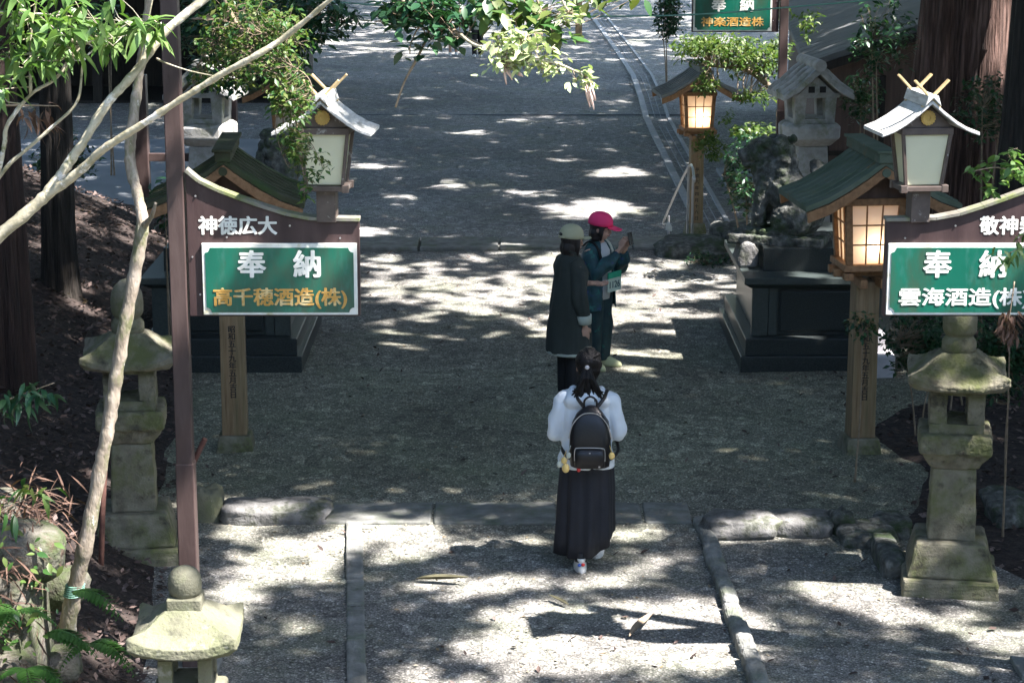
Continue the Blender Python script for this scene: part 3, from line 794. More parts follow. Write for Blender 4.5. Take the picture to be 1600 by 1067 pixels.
# ================================================================== GUARDIAN PEDESTALS AND LIONS
def pedestal(loc, label, s):
    t = thing("guardian_pedestal", loc, label, "pedestal", "dark granite pedestals of the guardian lions")
    W = .80
    m = MB(); m.box((0, 1.10, .055), (1.60, 2.3, .21)); m.build("plinth", M['granite'], t, .008)
    m = MB(); m.box((0, 1.10, .24), (1.50, 2.16, .165)); m.build("step", M['granite'], t, .008)
    m = MB(); m.box((0, 1.12, .565), (1.28, 1.86, .485)); body = m.build("body", M['granite'], t, .006)
    for x, w, yy, d in ((-.60, .16, .20, .09), (.60, .16, .20, .09), (-.47, .09, .186, .02), (.47, .09, .186, .02)):
        m = MB(); m.box((x, yy, .565), (w, d, .484)); m.build("corner_pilaster", M['granite_top'], t, .006)
    m = MB(); m.box((0, .172, .57), (.80, .03, .40)); m.build("panel", M['granite'], t, .01)
    m = MB(); m.rings([sqring(.70, .808, n=4, cy=0), sqring(.77, .86, n=4), sqring(.77, .925, n=4)])
    m.v = [(a, 1.10 + b * 1.38, c) for a, b, c in m.v]
    m.build("top_slab", M['granite_top'], t, .006)
    m = MB(); m.box((.02 * s, 1.15, 1.04), (1.14, 1.5, .232)); m.build("block", M['granite'], t, .006)
    m = MB(); pts = []
    m.prism([(-.78, .925), (-.60, .925), (-.575, .99), (-.58, 1.10), (-.62, 1.16), (-.69, 1.19), (-.75, 1.16), (-.78, 1.08), (-.80, 1.0)] if s > 0 else [(.78, .925), (.60, .925), (.575, .99), (.58, 1.10), (.62, 1.16), (.69, 1.19), (.75, 1.16), (.78, 1.08), (.80, 1.0)], .55, .95)
    m.build("scroll_ornament", M['rock'], t, .03)
    return t
def lion(loc, label, rz):
    t = thing("guardian_lion", loc, label, "lion statue", "stone guardian lions", rz)
    m = MB()   # faces +x: seated, haunches at -x
    m.ell((-.20, 0, .22), (.25, .22, .22)); m.tube([(-.22, 0, .28), (-.02, 0, .48), (.12, 0, .62), (.16, 0, .74)], [.22, .22, .20, .17], 14)
    for s in (-1, 1):
        m.ell((-.14, s * .18, .17), (.21, .10, .17)); m.ell((.05, s * .19, .045), (.13, .07, .05))
        m.tube([(.13, s * .12, .55), (.19, s * .14, .30), (.20, s * .14, .10)], [.10, .075, .07], 10); m.ell((.25, s * .14, .045), (.11, .075, .05))
    m.ell((.20, 0, .82), (.17, .16, .155)); m.ell((.345, 0, .775), (.10, .115, .085)); m.ell((.335, 0, .70), (.08, .095, .045)); m.ell((.43, 0, .80), (.035, .055, .035))
    for s in (-1, 1):
        m.ell((.12, s * .15, .93), (.07, .035, .055)); m.ell((.30, s * .085, .875), (.05, .04, .03))
        for (a, b) in ((.02, .86), (-.04, .76), (-.02, .66), (.05, .58), (.08, .74)):
            m.ell((a, s * .13, b), (.075, .075, .075), nu=10, nv=6)
    for (a, b) in ((.02, .92), (-.06, .83), (-.09, .72), (-.11, .61)): m.ell((a, 0, b), (.08, .10, .08), nu=10, nv=6)
    m.tube([(-.36, 0, .22), (-.47, 0, .40), (-.42, 0, .60), (-.30, 0, .76)], [.08, .12, .13, .03], 10)
    for s in (-1, 1): m.tube([(-.38, s * .05, .25), (-.50, s * .09, .46), (-.44, s * .08, .66)], [.06, .08, .02], 8)
    m.box((0, 0, -.035), (.95, .56, .09))
    rl = random.Random(6)
    for i in range(46):          # carved curls of the mane and tail
        a = rl.uniform(-2.2, 2.2); z = rl.uniform(.52, .96); r0 = .175
        m.ell((.06 - abs(math.cos(a)) * r0 * .9 + rl.uniform(-.02, .03), math.sin(a) * r0 * .95, z), (.038, .038, .045), nu=8, nv=6)
    for i in range(16): 
        f = i / 15; m.ell((-.36 - .10 * math.sin(PI * f), rl.uniform(-.10, .10), .22 + .5 * f), (.045, .045, .06), nu=8, nv=6)
    for s in (-1, 1):
        for k in range(3): m.ell((.34, s * (.10 + .035 * k), .03), (.045, .018, .04), nu=8, nv=6)
    m.blob("body", M['lion'], t, .011, 1, fold=.008, fscale=16, stretch=(1, 1, 1), rough=.006)
PX = 3.04
pedestal((PX, 20.95, 0), "dark polished granite pedestal under the right guardian lion", 1)
pedestal((-2.86, 20.95, 0), "dark polished granite pedestal behind the left hanging sign", -1)
lion((2.70, 21.75, 1.23), "weathered mossy guardian lion seated on the right pedestal", PI - .35)
lion((-2.45, 22.2, 1.23), "mossy guardian lion on the left pedestal, half hidden by the lamp", .3)
m = MB(); m.box((0, 0, .11), (.24, .4, .24)); m.box((-.03, .1, .31), (.15, .3, .2))  # sunlit end of the plinth, its light put into white stone colour
o = m.build("sunlit_plinth_end", M['whitestone'], bevel=.02); p = G(1379, 592, 0); o.location = (p.x, p.y + .2, 0); tag(o, "pale sunlit stepped stone at the right corner of the granite pedestal", "stone")

# ================================================================== SMALL FURNITURE
t = thing("handrail", (2.28, 28.35, 0), "steel handrail at the head of the steps beside the grey-roofed lamp", "handrail")
p0 = Vector((2.38, 28.25, 0)); 
m = MB(); lp = lambda v: Vector(v) - Vector((2.28, 28.35, 0))
A, B, Cc = lp((2.36, 28.2, .82)), lp((2.36, 29.1, .83)), lp((2.16, 30.6, -.12))
m.tube(smooth_path([A - Vector((0, .02, .05)), A, B, Cc, Cc - Vector((0, 0, .08))], 4), .017, 8); m.build("rail", M['steel'], t, smooth=True)
for q in (lp((2.36, 28.35, 0)), lp((2.36, 29.1, -.35)), lp((2.2, 30.4, -1.0))):
    top = q.copy(); top.z = .81 if q.y < 1 else -.05
    m = MB(); m.tube([q, top], .016, 8); m.build("post", M['steel'], t)
t = thing("stake_sign", (G(1041, 372, 0).x, 28.0, 0), "small white arrow-topped stake at the plaza edge", "stake")
m = MB(); m.box((0, 0, .13), (.022, .022, .26)); m.build("stake", M['whitestone'], t)
m = MB(); m.prism([(-.035, .17), (.045, .15), (.05, .21), (0, .29), (-.03, .25)], -.022, -.012); m.build("arrow_plate", M['cream'], t)
g = G(157, 922, 0); 
m = MB(); m.tube([(0, 0, -.1), (.02, .1, .45), (.05, .2, .98)], .021, 8); o = m.build("iron_pole", M['rust'], smooth=True); o.location = (g.x, g.y, .1); tag(o, "rusty iron pole leaning in front of the shaded stone lantern", "pole")
p = P(297, 733, 13.15)
m = MB(); m.tube([(0, 0, 0), (.10, -.01, .20)], .018, 8); o = m.build("pipe", M['rust']); o.location = p; tag(o, "short pipe end sticking out of the left sign post", "pipe")
m = MB(); m.tube(smooth_path([P(480, 0, 19), P(640, 13, 19), P(800, 25, 19), P(950, 26, 19), P(1090, 23, 19), P(1230, 12, 19), P(1400, -4, 19), P(1700, -40, 19)], 6), .0075, 6)
o = m.build("cable", M['cable'], smooth=True); tag(o, "thin green cable strung across the top of the photo", "cable")

# buildings
A = P(1262, 106, 36)
t = thing("brown_building", (A.x, 36, -1.0), "brown timber building with a slate roof behind the right sign's lantern", "building", None, math.radians(-5))
m = MB(); m.prism([(.25, 0), (5.6, 0), (5.6, 2.4), (3.0, 3.35), (.25, 2.42)], .35, 15.0); m.build("wall", M['brownwall'], t)
m = MB(); m.prism([(-.05, 2.42), (3.0, 3.47), (6.0, 2.42), (6.0, 2.52), (3.0, 3.60), (-.05, 2.52)], 0, 15.4); rf = m.build("roof", M['slate'], t, .01)
m = MB()
for i in range(26): m.box((1.48, .3 + i * .58, 3.05), (3.2, .02, .02), Matrix.Rotation(-math.atan2(1.07, 3.05), 3, 'Y'))
m.build("course", M['slate'], rf)
m = MB(); m.prism([(-.06, 2.28), (3.0, 3.33), (6.0, 2.28), (6.0, 2.42), (3.0, 3.47), (-.06, 2.42)], -.04, .02); m.build("bargeboard", M['shed'], t)
m = MB()
for x in (.35, 1.25, 2.2): m.box((x, .33, 1.15), (.10, .06, 2.3))
m.box((1.4, .34, 1.0), (2.4, .04, .08)); m.build("batten", M['shed'], t)
t = thing("dark_shed", (-9.8, 52, -1.0), "black open-fronted timber shed far behind the leaning branches", "shed")
m = MB(); m.box((0, 3.2, 2.2), (9.5, .2, 4.4)); m.box((-4.7, 1.6, 2.2), (.2, 3.4, 4.4)); m.box((4.7, 1.6, 2.2), (.2, 3.4, 4.4)); m.box((0, 1.6, .02), (9.6, 3.4, .06)); m.build("wall", M['shed'], t)
m = MB(); m.box((0, 1.4, 4.5), (10.6, 5.2, .25)); m.build("roof", M['shed'], t)
for x in (-3.2, 0, 3.2):
    m = MB(); m.box((x, 0, 2.2), (.22, .22, 4.4)); m.build("post", M['shed'], t, .01)
t = thing("rail_fence", (P(228, 250, 33).x, 33, -.9), "brown post and rail fence behind the thin grey trunk", "fence")
for x in (-.05, 1.3):
    m = MB(); m.box((x, 0, 1.0), (.20, .20, 3.1)); m.build("post", M['paintbrown'], t, .01)
for z in (.55, 1.3):
    m = MB(); m.box((.6, .02, z), (1.2, .07, .12)); m.build("rail", M['paintbrown'], t, .006)

M['mosswall'] = pmat("mossy_wall_stone", [(.05, .045, .035), (.11, .10, .08), (.20, .19, .165)], 5, .95, over=[((.05, .065, .025), 3.5, .42, .58), ((.07, .045, .03), 5, .55, .66)], bmp=.9, bscale=25, bdist=.03)
# rough stone wall at lower left, one thing
m = MB(); rw = random.Random(5)
for i in range(80):
    x = rw.uniform(-3.9, -2.62); y = rw.uniform(10.9, 12.2); z = rw.uniform(.0, 1.36)
    if y > 11.5 and x < -2.7 and z < 1.1: continue
    s = rw.uniform(.09, .19)
    q = MB(); q.ell((0, 0, 0), (1, 1, 1), nu=14, nv=9); V = np.array(q.v); V = np.sign(V) * np.abs(V) ** .6
    V *= (1 + .35 * (noise3(V * 1.6 + i * 5.1) - .5))[:, None] * np.array((s * 1.2, s, s * .85)); V += np.array((x, y, z))
    m.add([tuple(v) for v in V], q.f)
m.box((-3.3, 11.7, .6), (1.25, .95, 1.3))
tag(m.build("stone_wall", M['mosswall'], smooth=True), "broken rough stone wall under brown twigs in the lower left corner", "wall")

# ================================================================== PEOPLE (local frame: facing +y, x to their right, feet at z = 0)
M['jacketw'] = plain("pale_blue_jacket", (.62, .68, .73), .6, .1, 120, var=.03)
M['skirt'] = plain("navy_skirt", (.008, .010, .016), .7, .1, 150)
M['black'] = plain("black_cloth", (.010, .010, .011), .7, .1, 120)
M['pack'] = plain("black_nylon", (.0055, .0055, .007), .38, .15, 60)
M['sole'] = plain("white_shoe", (.62, .62, .60), .55, .05)
M['red'] = plain("red_patch", (.55, .04, .035), .5, 0)
M['bluep'] = plain("blue_patch", (.05, .12, .42), .5, 0)
M['coat'] = plain("dark_green_coat", (.030, .037, .032), .8, .12, 150, var=.1)
M['cuff'] = plain("pale_cuff", (.42, .45, .38), .8, .1)
M['capb'] = plain("beige_cap", (.42, .41, .27), .8, .15, 150, var=.05)
M['pinkcap'] = plain("pink_cap", (.88, .045, .17), .7, .1, 150, var=.04)
M['jacketteal'] = pmat("teal_patterned_jacket", [(.008, .035, .045), (.018, .065, .075), (.035, .085, .115)], 9, .6, over=[((.02, .14, .12), 13, .56, .64), ((.03, .05, .16), 11, .60, .66)], bmp=.1)
M['jeans'] = pmat("dark_teal_trousers", [(.010, .028, .036), (.02, .05, .055)], 9, .75, over=[((.012, .10, .085), 16, .58, .66)], bmp=.1)
M['tee'] = plain("white_shirt", (.55, .57, .58), .75, .1, var=.04)
M['bib'] = plain("bib_white", (.50, .60, .50), .6, .02, var=.04)
M['bibgreen'] = plain("bib_green", (.02, .30, .17), .6, .02)
M['shoey'] = plain("pale_yellow_shoe", (.50, .52, .30), .6, .05)
M['eye'] = plain("eye_dark", (.012, .009, .008), .3, 0)
M['lip'] = plain("lip", (.42, .17, .14), .5, 0)
M['charm'] = plain("yellow_charm", (.62, .45, .16), .5, 0)
M['phone'] = plain("phone_black", (.015, .015, .018), .2, 0)

def face_parts(mb, c, R, k=1.0):
    """skull, jaw, nose, ears; R turns the head about its centre"""
    c = Vector(c)
    T = Matrix.Translation(c) @ R.to_4x4()
    old = mb.M.copy(); mb.M = old @ T
    mb.ell((0, -.012, .025), (.074 * k, .092 * k, .098 * k)); mb.ell((0, .022, -.045), (.058 * k, .066 * k, .072 * k)); mb.ell((0, .045, -.085), (.032, .035, .026))
    mb.tube([(0, .080, .022), (0, .100, -.018), (0, .106, -.030), (0, .085, -.038)], [.010, .013, .015, .008], 8)
    mb.ell((0, .083, -.062), (.022, .012, .010), nu=10, nv=6)
    for s in (-1, 1): mb.ell((s * .075, -.005, -.012), (.011, .022, .032), nu=10, nv=6); mb.ell((s * .036, .066, .0), (.022, .020, .016), nu=10, nv=6)
    mb.M = old
def face_detail(parent, c, R):
    T = Matrix.Translation(Vector(c)) @ R.to_4x4()
    m = MB(); m.M = T
    for s in (-1, 1): m.ell((s * .034, .0835, .004), (.0135, .006, .0065), nu=10, nv=6)
    m.build("eyes", M['eye'], parent)
    m = MB(); m.M = T
    for s in (-1, 1): m.tube([(s * .018, .089, .030), (s * .034, .087, .035), (s * .052, .075, .028)], [.003, .0045, .002], 6)
    m.build("eyebrows", M['hair'], parent)
    m = MB(); m.M = T; m.tube([(-.022, .086, -.062), (0, .0955, -.061), (.022, .086, -.062)], [.003, .0065, .003], 8); m.build("mouth", M['lip'], parent)
def hand(mb, wrist, fwd, palm, curl=.5, side=1, k=1.0):
    """palm, four fingers of unequal length and a thumb off the side; palm = direction the palm faces"""
    f = Vector(fwd).normalized(); n = Vector(palm); n = (n - f * n.dot(f)).normalized(); s = f.cross(n) * side
    w = Vector(wrist)
    R = Matrix((s, f, n)).transposed()
    mb.tube([w - f * .03, w, w + f * .02], [.025, .024, .026], 10)
    mb.ell(w + f * .05, (.040 * k, .050 * k, .017 * k), R, 12, 8)
    for i, (o, L) in enumerate(((.029, .066), (.010, .076), (-.010, .071), (-.028, .054))):
        p = w + f * .085 + s * o; d = f.copy(); pts = [p - f * .02, p]
        for j, q in enumerate((.45, .32, .23)):
            a = curl * (.5 + .45 * j + .06 * i)
            d = (f * math.cos(a) + n * math.sin(a))
            p = p + d * L * q; pts.append(p)
        mb.tube(pts, [.0095, .0095, .0088, .008, .0062], 8)
    p = w + f * .025 + s * .030
    mb.tube([p - s * .012, p + s * .018 + f * .018 + n * .008, p + s * .024 + f * .042 + n * (.014 + .02 * curl), p + s * .018 + f * .060 + n * (.018 + .03 * curl)], [.013, .0115, .010, .007], 8)
def sneaker(t, a, yaw, mat, patch=False):
    q = MB(); q.M = Matrix.Translation(a) @ Matrix.Rotation(yaw, 4, 'Z')
    def st(L, n=18): return [[(cx + rx * math.cos(2 * PI * j / n), cy + ry * math.sin(2 * PI * j / n), z) for j in range(n)] for (cx, cy, z, rx, ry) in L]
    q.rings(st([(0, .055, 0, .043, .125), (0, .055, .022, .047, .13), (0, .05, .045, .045, .122), (0, .025, .075, .038, .085), (0, -.02, .10, .034, .05), (0, -.03, .115, .031, .042)]))
    o = q.build("shoe", mat, t, smooth=True)
    if patch:
        for mm, dx, dz in ((M['red'], .012, .075), (M['bluep'], -.014, .072)):
            q = MB(); q.M = Matrix.Translation(a) @ Matrix.Rotation(yaw, 4, 'Z'); q.ell((dx, -.066, dz), (.014, .012, .012), nu=10, nv=6); q.build("heel_patch", mm, o)
    return o
I3 = Matrix.Identity(3)

M['hairs'] = pmat("dark_hair_strands", [(.002, .0017, .002), (.004, .0035, .004), (.010, .0085, .009)], 22, .42, (3, 3, .22), bmp=.7, bscale=60, spec=.22)
# ---- woman with the backpack, walking away
g = G(915, 880, 0)
t = thing("person", (g.x, 15.02, 0), "person in a pale jacket and long navy skirt walking away with a black backpack", "person", None, math.radians(-3))
Rh = Matrix.Rotation(math.radians(-12), 3, 'X') @ Matrix.Rotation(math.radians(8), 3, 'Z')
HC = (.005, .03, 1.475)
m = MB()
m.loft([(0, 0, .76, .14, .10), (0, 0, .95, .15, .10), (0, .0, 1.15, .15, .095), (0, 0, 1.27, .155, .08), (0, .005, 1.315, .07, .06)]); m.tube([(0, 0, 1.27), (0, .015, 1.36), (.003, .025, 1.43)], [.06, .05, .05], 12)
for s, ft in ((-1, (-.035, -.13)), (1, (.075, .20))):
    m.tube([(s * .085, 0, .84), ((s * .085 + ft[0]) / 2, ft[1] * .5 + .03, .46), (ft[0], ft[1] - .01, .12), (ft[0], ft[1], .05)], [.085, .058, .036, .034], 12)
    m.tube([(s * .15, 0, 1.26), (s * .235, -.01, 1.02), (s * .13, .22, 1.0)], [.05, .042, .03], 10)
    hand(m, (s * .115, .25, 1.005), (-s * .5, .8, .15), (-s * .3, -.1, .9), .8, s)
face_parts(m, HC, Rh)
body = m.blob("body", M['skin'], t, .0065, 2)
face_detail(body, HC, Rh)
for (x, y, yw) in ((-.035, -.13, .1), (.075, .20, -.1)):
    sneaker(t, (x, y, .004), yw, M['sole'], x < 0)
    q = MB(); q.tube([(x, y - .02, .09), (x, y - .015, .155)], [.041, .038], 12); q.build("sock", M['black'], t, smooth=True)
m = MB(); rr = []
n = 96
for i, (z, rx, ry) in enumerate([(.98, .15, .115), (.86, .175, .135), (.72, .19, .15), (.56, .20, .165), (.40, .20, .19), (.27, .205, .205), (.17, .207, .215)]):
    f = i / 6; ring = []
    for j in range(n):
        a = 2 * PI * j / n
        w = 1 + (.25 + .75 * f) * (.075 * math.sin(9 * a + .6 + .5 * f) + .05 * math.sin(5 * a + 2 + f) + .028 * math.sin(17 * a))
        zz = z + (.11 * max(0, math.cos(a - .35)) ** 2 - .05 * max(0, math.cos(a - PI)) - .045 * max(0, math.cos(a + PI / 2)) ** 2) * f ** 2 
        ring.append((-.015 * f + rx * w * math.cos(a), .03 * f + ry * w * math.sin(a), zz))
    rr.append(ring)
m.rings(rr, cap=True); m.build("skirt", M['skirt'], t, smooth=True)
m = MB()
m.loft([(0, .0, .755, .205, .150), (0, 0, .80, .205, .15), (0, 0, .95, .18, .135), (0, 0, 1.10, .182, .125), (0, -.005, 1.22, .185, .112), (0, -.005, 1.29, .165, .095), (0, .0, 1.335, .075, .07)], 28)
for s in (-1, 1):
    m.tube(smooth_path([(s * .10, -.005, 1.285), (s * .175, -.01, 1.225), (s * .222, -.02, 1.03), (s * .214, .04, .975), (s * .13, .22, .995)], 5), list(np.interp(np.linspace(0, 4, 21), range(5), [.05, .064, .056, .053, .042])), 14)
m.ell((0, -.085, 1.245), (.155, .055, .085), Matrix.Rotation(.35, 3, 'X')); m.tube([(-.10, .02, 1.32), (-.10, -.07, 1.30), (0, -.115, 1.29), (.10, -.07, 1.30), (.10, .02, 1.32)], .035, 10)
m.blob("jacket", M['jacketw'], t, .008, 3, fold=.014, fscale=15, stretch=(1, .8, .9))
m = MB(); m.M = Matrix.Translation(HC) @ Rh.to_4x4()
m.ell((0, -.022, .03), (.090, .100, .105)); m.ell((0, -.055, -.02), (.083, .064, .08)); m.ell((0, -.065, -.075), (.055, .040, .05))
rs = random.Random(4)
tie = Vector((0, -1, .18)).normalized()
for i in range(74):                      # combed strands over the skull to the tie
    a = rs.uniform(-PI, PI); d0 = Vector((math.sin(a), .35 * math.cos(a) + .25, .55 * math.cos(a) + .2 - .35 * abs(math.sin(a)))).normalized(); pts = []
    for k in range(7):
        d = d0.slerp(tie, k / 6) if d0.angle(tie) < 3.1 else d0
        r = 1.015 + .012 * rs.random(); pts.append((.090 * r * d.x, -.022 + .100 * r * d.y, .03 + .105 * r * d.z))
    m.tube(pts, [.003, .005, .0055, .0055, .0055, .005, .004], 5)
m.M = Matrix.Identity(4)
for i in range(26):
    x0 = rs.uniform(-.045, .045); x1 = x0 * 2.3 + rs.uniform(-.03, .03); L = rs.uniform(.0, .075)
    m.tube([(x0 * .3, -.085, 1.50), (x0, -.115 + rs.uniform(-.01, .01), 1.42), (x1 * .8, -.12 + rs.uniform(-.015, .01), 1.335), (x1 * 1.15, -.13 + rs.uniform(-.015, .01), 1.255 + L)], [.011, .012, .008, .0035], 6)
m.blob("hair", M['hairs'], t, .004, 1, fold=.003, fscale=30, stretch=(1, 1, .12))
m = MB(); m.ell((0, -.125, 1.502), (.016, .012, .015)); m.build("hair_tie", M['whitestone'], t, smooth=True)

b = thing("backpack", (g.x + .025, 15.0, .09), "small black backpack with yellow charms on the back of the walking person", "backpack", None, math.radians(-3))
b.scale = (.90, .90, .92)
m = MB()
def rr_ring(z, hx, hy, cy, n=32):
    out = []
    for j in range(n):
        a = 2 * PI * j / n; c_, s_ = math.cos(a), math.sin(a)
        out.append((hx * math.copysign(abs(c_) ** .5, c_), cy + hy * math.copysign(abs(s_) ** .6, s_), z))
    return out
m.rings([rr_ring(.785, .125, .06, -.235), rr_ring(.80, .152, .085, -.235), rr_ring(.90, .162, .095, -.235), rr_ring(1.03, .158, .09, -.23), rr_ring(1.13, .14, .078, -.222), rr_ring(1.20, .105, .06, -.212), rr_ring(1.245, .055, .038, -.20), rr_ring(1.255, .02, .018, -.2)])
sh = m.build("bag", M['pack'], b, smooth=True)
sh.data.vertices.foreach_set("co", (lambda co: (co.reshape(-1, 3) + (noise3(co.reshape(-1, 3) * 16)[:, None] - .5) * .012).ravel())((lambda a: (sh.data.vertices.foreach_get("co", a), a)[1])(np.empty(len(sh.data.vertices) * 3, np.float32))))
m = MB(); m.rings([rr_ring(.80, .10, .03, -.315), rr_ring(.815, .118, .04, -.318), rr_ring(.90, .118, .042, -.318), rr_ring(.945, .11, .032, -.312), rr_ring(.955, .09, .015, -.31)]); m.build("pocket", M['pack'], b, smooth=True)
m = MB(); m.tube(smooth_path([(-.118, -.338, .86), (-.115, -.343, .945), (-.08, -.342, .962), (.08, -.342, .962), (.115, -.343, .945), (.118, -.338, .86)], 5), .004, 6); m.tube(smooth_path([(-.165, -.28, 1.02), (-.135, -.29, 1.13), (-.07, -.275, 1.20), (0, -.265, 1.215), (.07, -.275, 1.20), (.135, -.29, 1.13), (.165, -.28, 1.02)], 5), .004, 6); m.box((0, -.357, .925), (.012, .004, .006)); m.box((.075, -.362, .82), (.014, .004, .012)); m.build("zip", M['steel'], b)
m = MB(); m.tube(smooth_path([(-.05, -.20, 1.24), (-.045, -.205, 1.30), (0, -.21, 1.33), (.045, -.205, 1.30), (.05, -.20, 1.24)], 5), .0085, 8); m.build("handle", M['pack'], b, smooth=True)
for s in (-1, 1):
    m = MB(); pth = smooth_path([(s * .05, -.165, 1.235), (s * .105, -.125, 1.30), (s * .125, -.03, 1.335), (s * .135, .08, 1.28), (s * .15, .155, 1.12), (s * .20, .10, .93), (s * .215, -.06, .86), (s * .14, -.20, .83)], 5)
    m.tube(pth, .015, 8)
    m.build("strap", M['pack'], b)
for (x, z, mm, r) in ((-.185, .80, 'charm', .03), (-.20, .86, 'charm', .022), (-.165, .90, 'cuff', .02), (.17, .90, 'charm', .024), (-.085, .79, 'red', .016), (-.235, .83, 'cuff', .022)):
    m = MB(); m.ell((x, -.33, z), (r, r * .6, r * 1.25), nu=10, nv=7); m.tube([(x, -.325, z + r), (x * .9, -.30, z + r + .05)], .003, 5); m.build("charm", M[mm], b, smooth=True)

# ---- person in the dark coat and beige cap
g = G(889, 613, 0)
t = thing("person", (g.x, 20.1, 0), "person in a beige cap and long dark coat reaching out an open hand", "person", None, math.radians(-62))
HC = (0, .03, 1.455); Rh = Matrix.Rotation(math.radians(-6), 3, 'X')
m = MB()
m.loft([(0, 0, .75, .14, .10), (0, 0, 1.0, .14, .10), (0, 0, 1.26, .15, .08), (0, .005, 1.32, .07, .06)]); m.tube([(0, 0, 1.27), (0, .015, 1.34), (0, .025, 1.41)], [.058, .05, .05], 12)
for s in (-1, 1): m.tube([(s * .08, 0, .84), (s * .08, .0, .45), (s * .08, -.01, .06)], [.08, .05, .035], 10)
m.tube([(.16, 0, 1.24), (.225, -.02, .97), (.225, .035, .70)], [.05, .04, .028], 10); hand(m, (.225, .04, .685), (0, .10, -1), (-1, .2, 0), .45, 1)
m.tube([(-.16, 0, 1.24), (-.20, .06, 1.02), (-.10, .20, 1.02), (-.06, .25, 1.02)], [.05, .042, .032, .026], 10); hand(m, (-.045, .275, 1.02), (.25, 1, -.12), (.35, .05, .9), .5, 1, 1.08)
face_parts(m, HC, Rh); body = m.blob("body", M['skin'], t, .0065, 2); face_detail(body, HC, Rh)
m = MB()
for s in (-1, 1): m.tube([(s * .08, 0, .80), (s * .08, .0, .45), (s * .078, -.005, .03)], [.10, .078, .066], 14)
m.blob("trousers", M['black'], t, .009, 3, fold=.006)
for s in (-1, 1): sneaker(t, (s * .08, .0, .004), 0, M['black'])
m = MB()
m.loft([(0, 0, .415, .245, .215), (0, 0, .47, .24, .212), (0, .0, .70, .22, .188), (0, 0, .95, .19, .152), (0, 0, 1.12, .188, .135), (0, -.005, 1.22, .182, .118), (0, -.005, 1.285, .145, .095), (0, .0, 1.335, .078, .075), (0, .005, 1.365, .068, .07)], 30)
m.tube([(.12, 0, 1.265), (.19, -.005, 1.18), (.232, -.02, .97), (.225, .03, .785)], [.07, .078, .07, .066], 14)
m.tube([(-.12, 0, 1.265), (-.185, .01, 1.18), (-.215, .06, 1.02), (-.11, .18, 1.02)], [.07, .075, .068, .056], 14)
m.tube([(-.07, .03, 1.345), (-.075, -.03, 1.37), (0, -.075, 1.375), (.075, -.03, 1.37), (.07, .03, 1.345)], .022, 8)
m.blob("coat", M['coat'], t, .008, 2, fold=.024, fscale=13, stretch=(1, 1, .26))
m = MB(); m.loft([(0, 0, .395, .240, .211), (0, 0, .42, .240, .211)], 30); m.build("hem", M['cuff'], t, smooth=True)
m = MB(); m.tube([(.2255, .03, .79), (.2255, .04, .705)], [.071, .062], 14); m.build("cuff", M['cuff'], t, smooth=True)
m = MB(); T = Matrix.Translation(HC) @ Rh.to_4x4(); m.M = T
m.ell((0, -.02, .02), (.088, .10, .10)); m.ell((0, -.05, -.07), (.090, .065, .085)); m.ell((0, -.035, -.125), (.085, .06, .05))
for s in (-1, 1): m.tube([(s * .075, .01, .03), (s * .082, .015, -.05), (s * .075, .02, -.14)], [.025, .028, .012], 8)
m.blob("hair", M['hairb'], t, .007, 2, fold=.005, fscale=30, stretch=(1, 1, .12))
m = MB(); m.M = T; L = []
for (z, k) in ((.025, 1.0), (.05, 1.03), (.08, 1.0), (.105, .91), (.128, .76), (.145, .55), (.155, .30), (.158, .03)): L.append((0, -.02, z, .100 * k, .117 * k))
m.loft(L, 28); cap = m.build("cap", M['capb'], t, smooth=True)
m = MB(); m.M = T; m.prism([(-.075, 0), (-.07, .06), (-.04, .098), (0, .108), (.04, .098), (.07, .06), (.075, 0)], .0, .010)
m.v = [tuple(T @ Vector((v[0], v[2] + .08, .045 - v[1] * .4 - abs(v[0]) * .2))) for v in [tuple(T.inverted() @ Vector(q)) for q in m.v]]
m.build("brim", M['capb'], cap, .003)
m = MB(); m.M = T; m.ell((0, -.132, .058), (.032, .012, .020), nu=14, nv=8); m.build("strap_gap", M['hairb'], cap, smooth=True)
m = MB(); m.M = T; m.tube([(-.05, -.122, .037), (0, -.142, .034), (.05, -.122, .037)], [.010, .011, .010], 8); m.build("cap_strap", M['capb'], cap, smooth=True)

# ---- person in the pink cap taking a photo
g = G(932, 575, 0)
t = thing("person", (g.x, 21.15, 0), "person in a bright pink cap and teal patterned jacket holding up a phone", "person", None, math.radians(-128))
HC = (0, .04, 1.40); Rh = Matrix.Rotation(math.radians(22), 3, 'Z') @ Matrix.Rotation(math.radians(-8), 3, 'X')
m = MB()
m.loft([(0, 0, .75, .14, .10), (0, 0, 1.0, .14, .10), (0, 0, 1.20, .15, .08), (0, .005, 1.265, .07, .06)]); m.tube([(0, 0, 1.22), (0, .02, 1.29), (0, .03, 1.36)], [.056, .048, .048], 12)
for s in (-1, 1): m.tube([(s * .08, 0, .82), (s * .09, .0, .45), (s * .095, -.01, .06)], [.08, .05, .035], 10)
HP = Vector((-.05, .33, 1.285))
for s, off in ((1, .035), (-1, -.035)):
    w = HP + Vector((off * 1.3, -.06, -.07))
    m.tube([(s * .15, 0, 1.19), (s * .20, .13, 1.0), w - Vector((0, .02, .02))], [.05, .042, .026], 10)
    hand(m, w, (-.2 * s, .35, 1), (-s, .3, .1), 1.0, s)
face_parts(m, HC, Rh); body = m.blob("body", M['skin'], t, .0065, 2); face_detail(body, HC, Rh)
m = MB()
for s in (-1, 1): m.tube([(s * .075, 0, .84), (s * .088, .01, .45), (s * .09, -.005, .11), (s * .09, -.005, .06)], [.115, .10, .095, .09], 16)
m.blob("trousers", M['jeans'], t, .009, 3, fold=.014, fscale=12, stretch=(1, 1, .6))
for s in (-1, 1): sneaker(t, (s * .095, .03, .004), -.25 * s, M['shoey'])
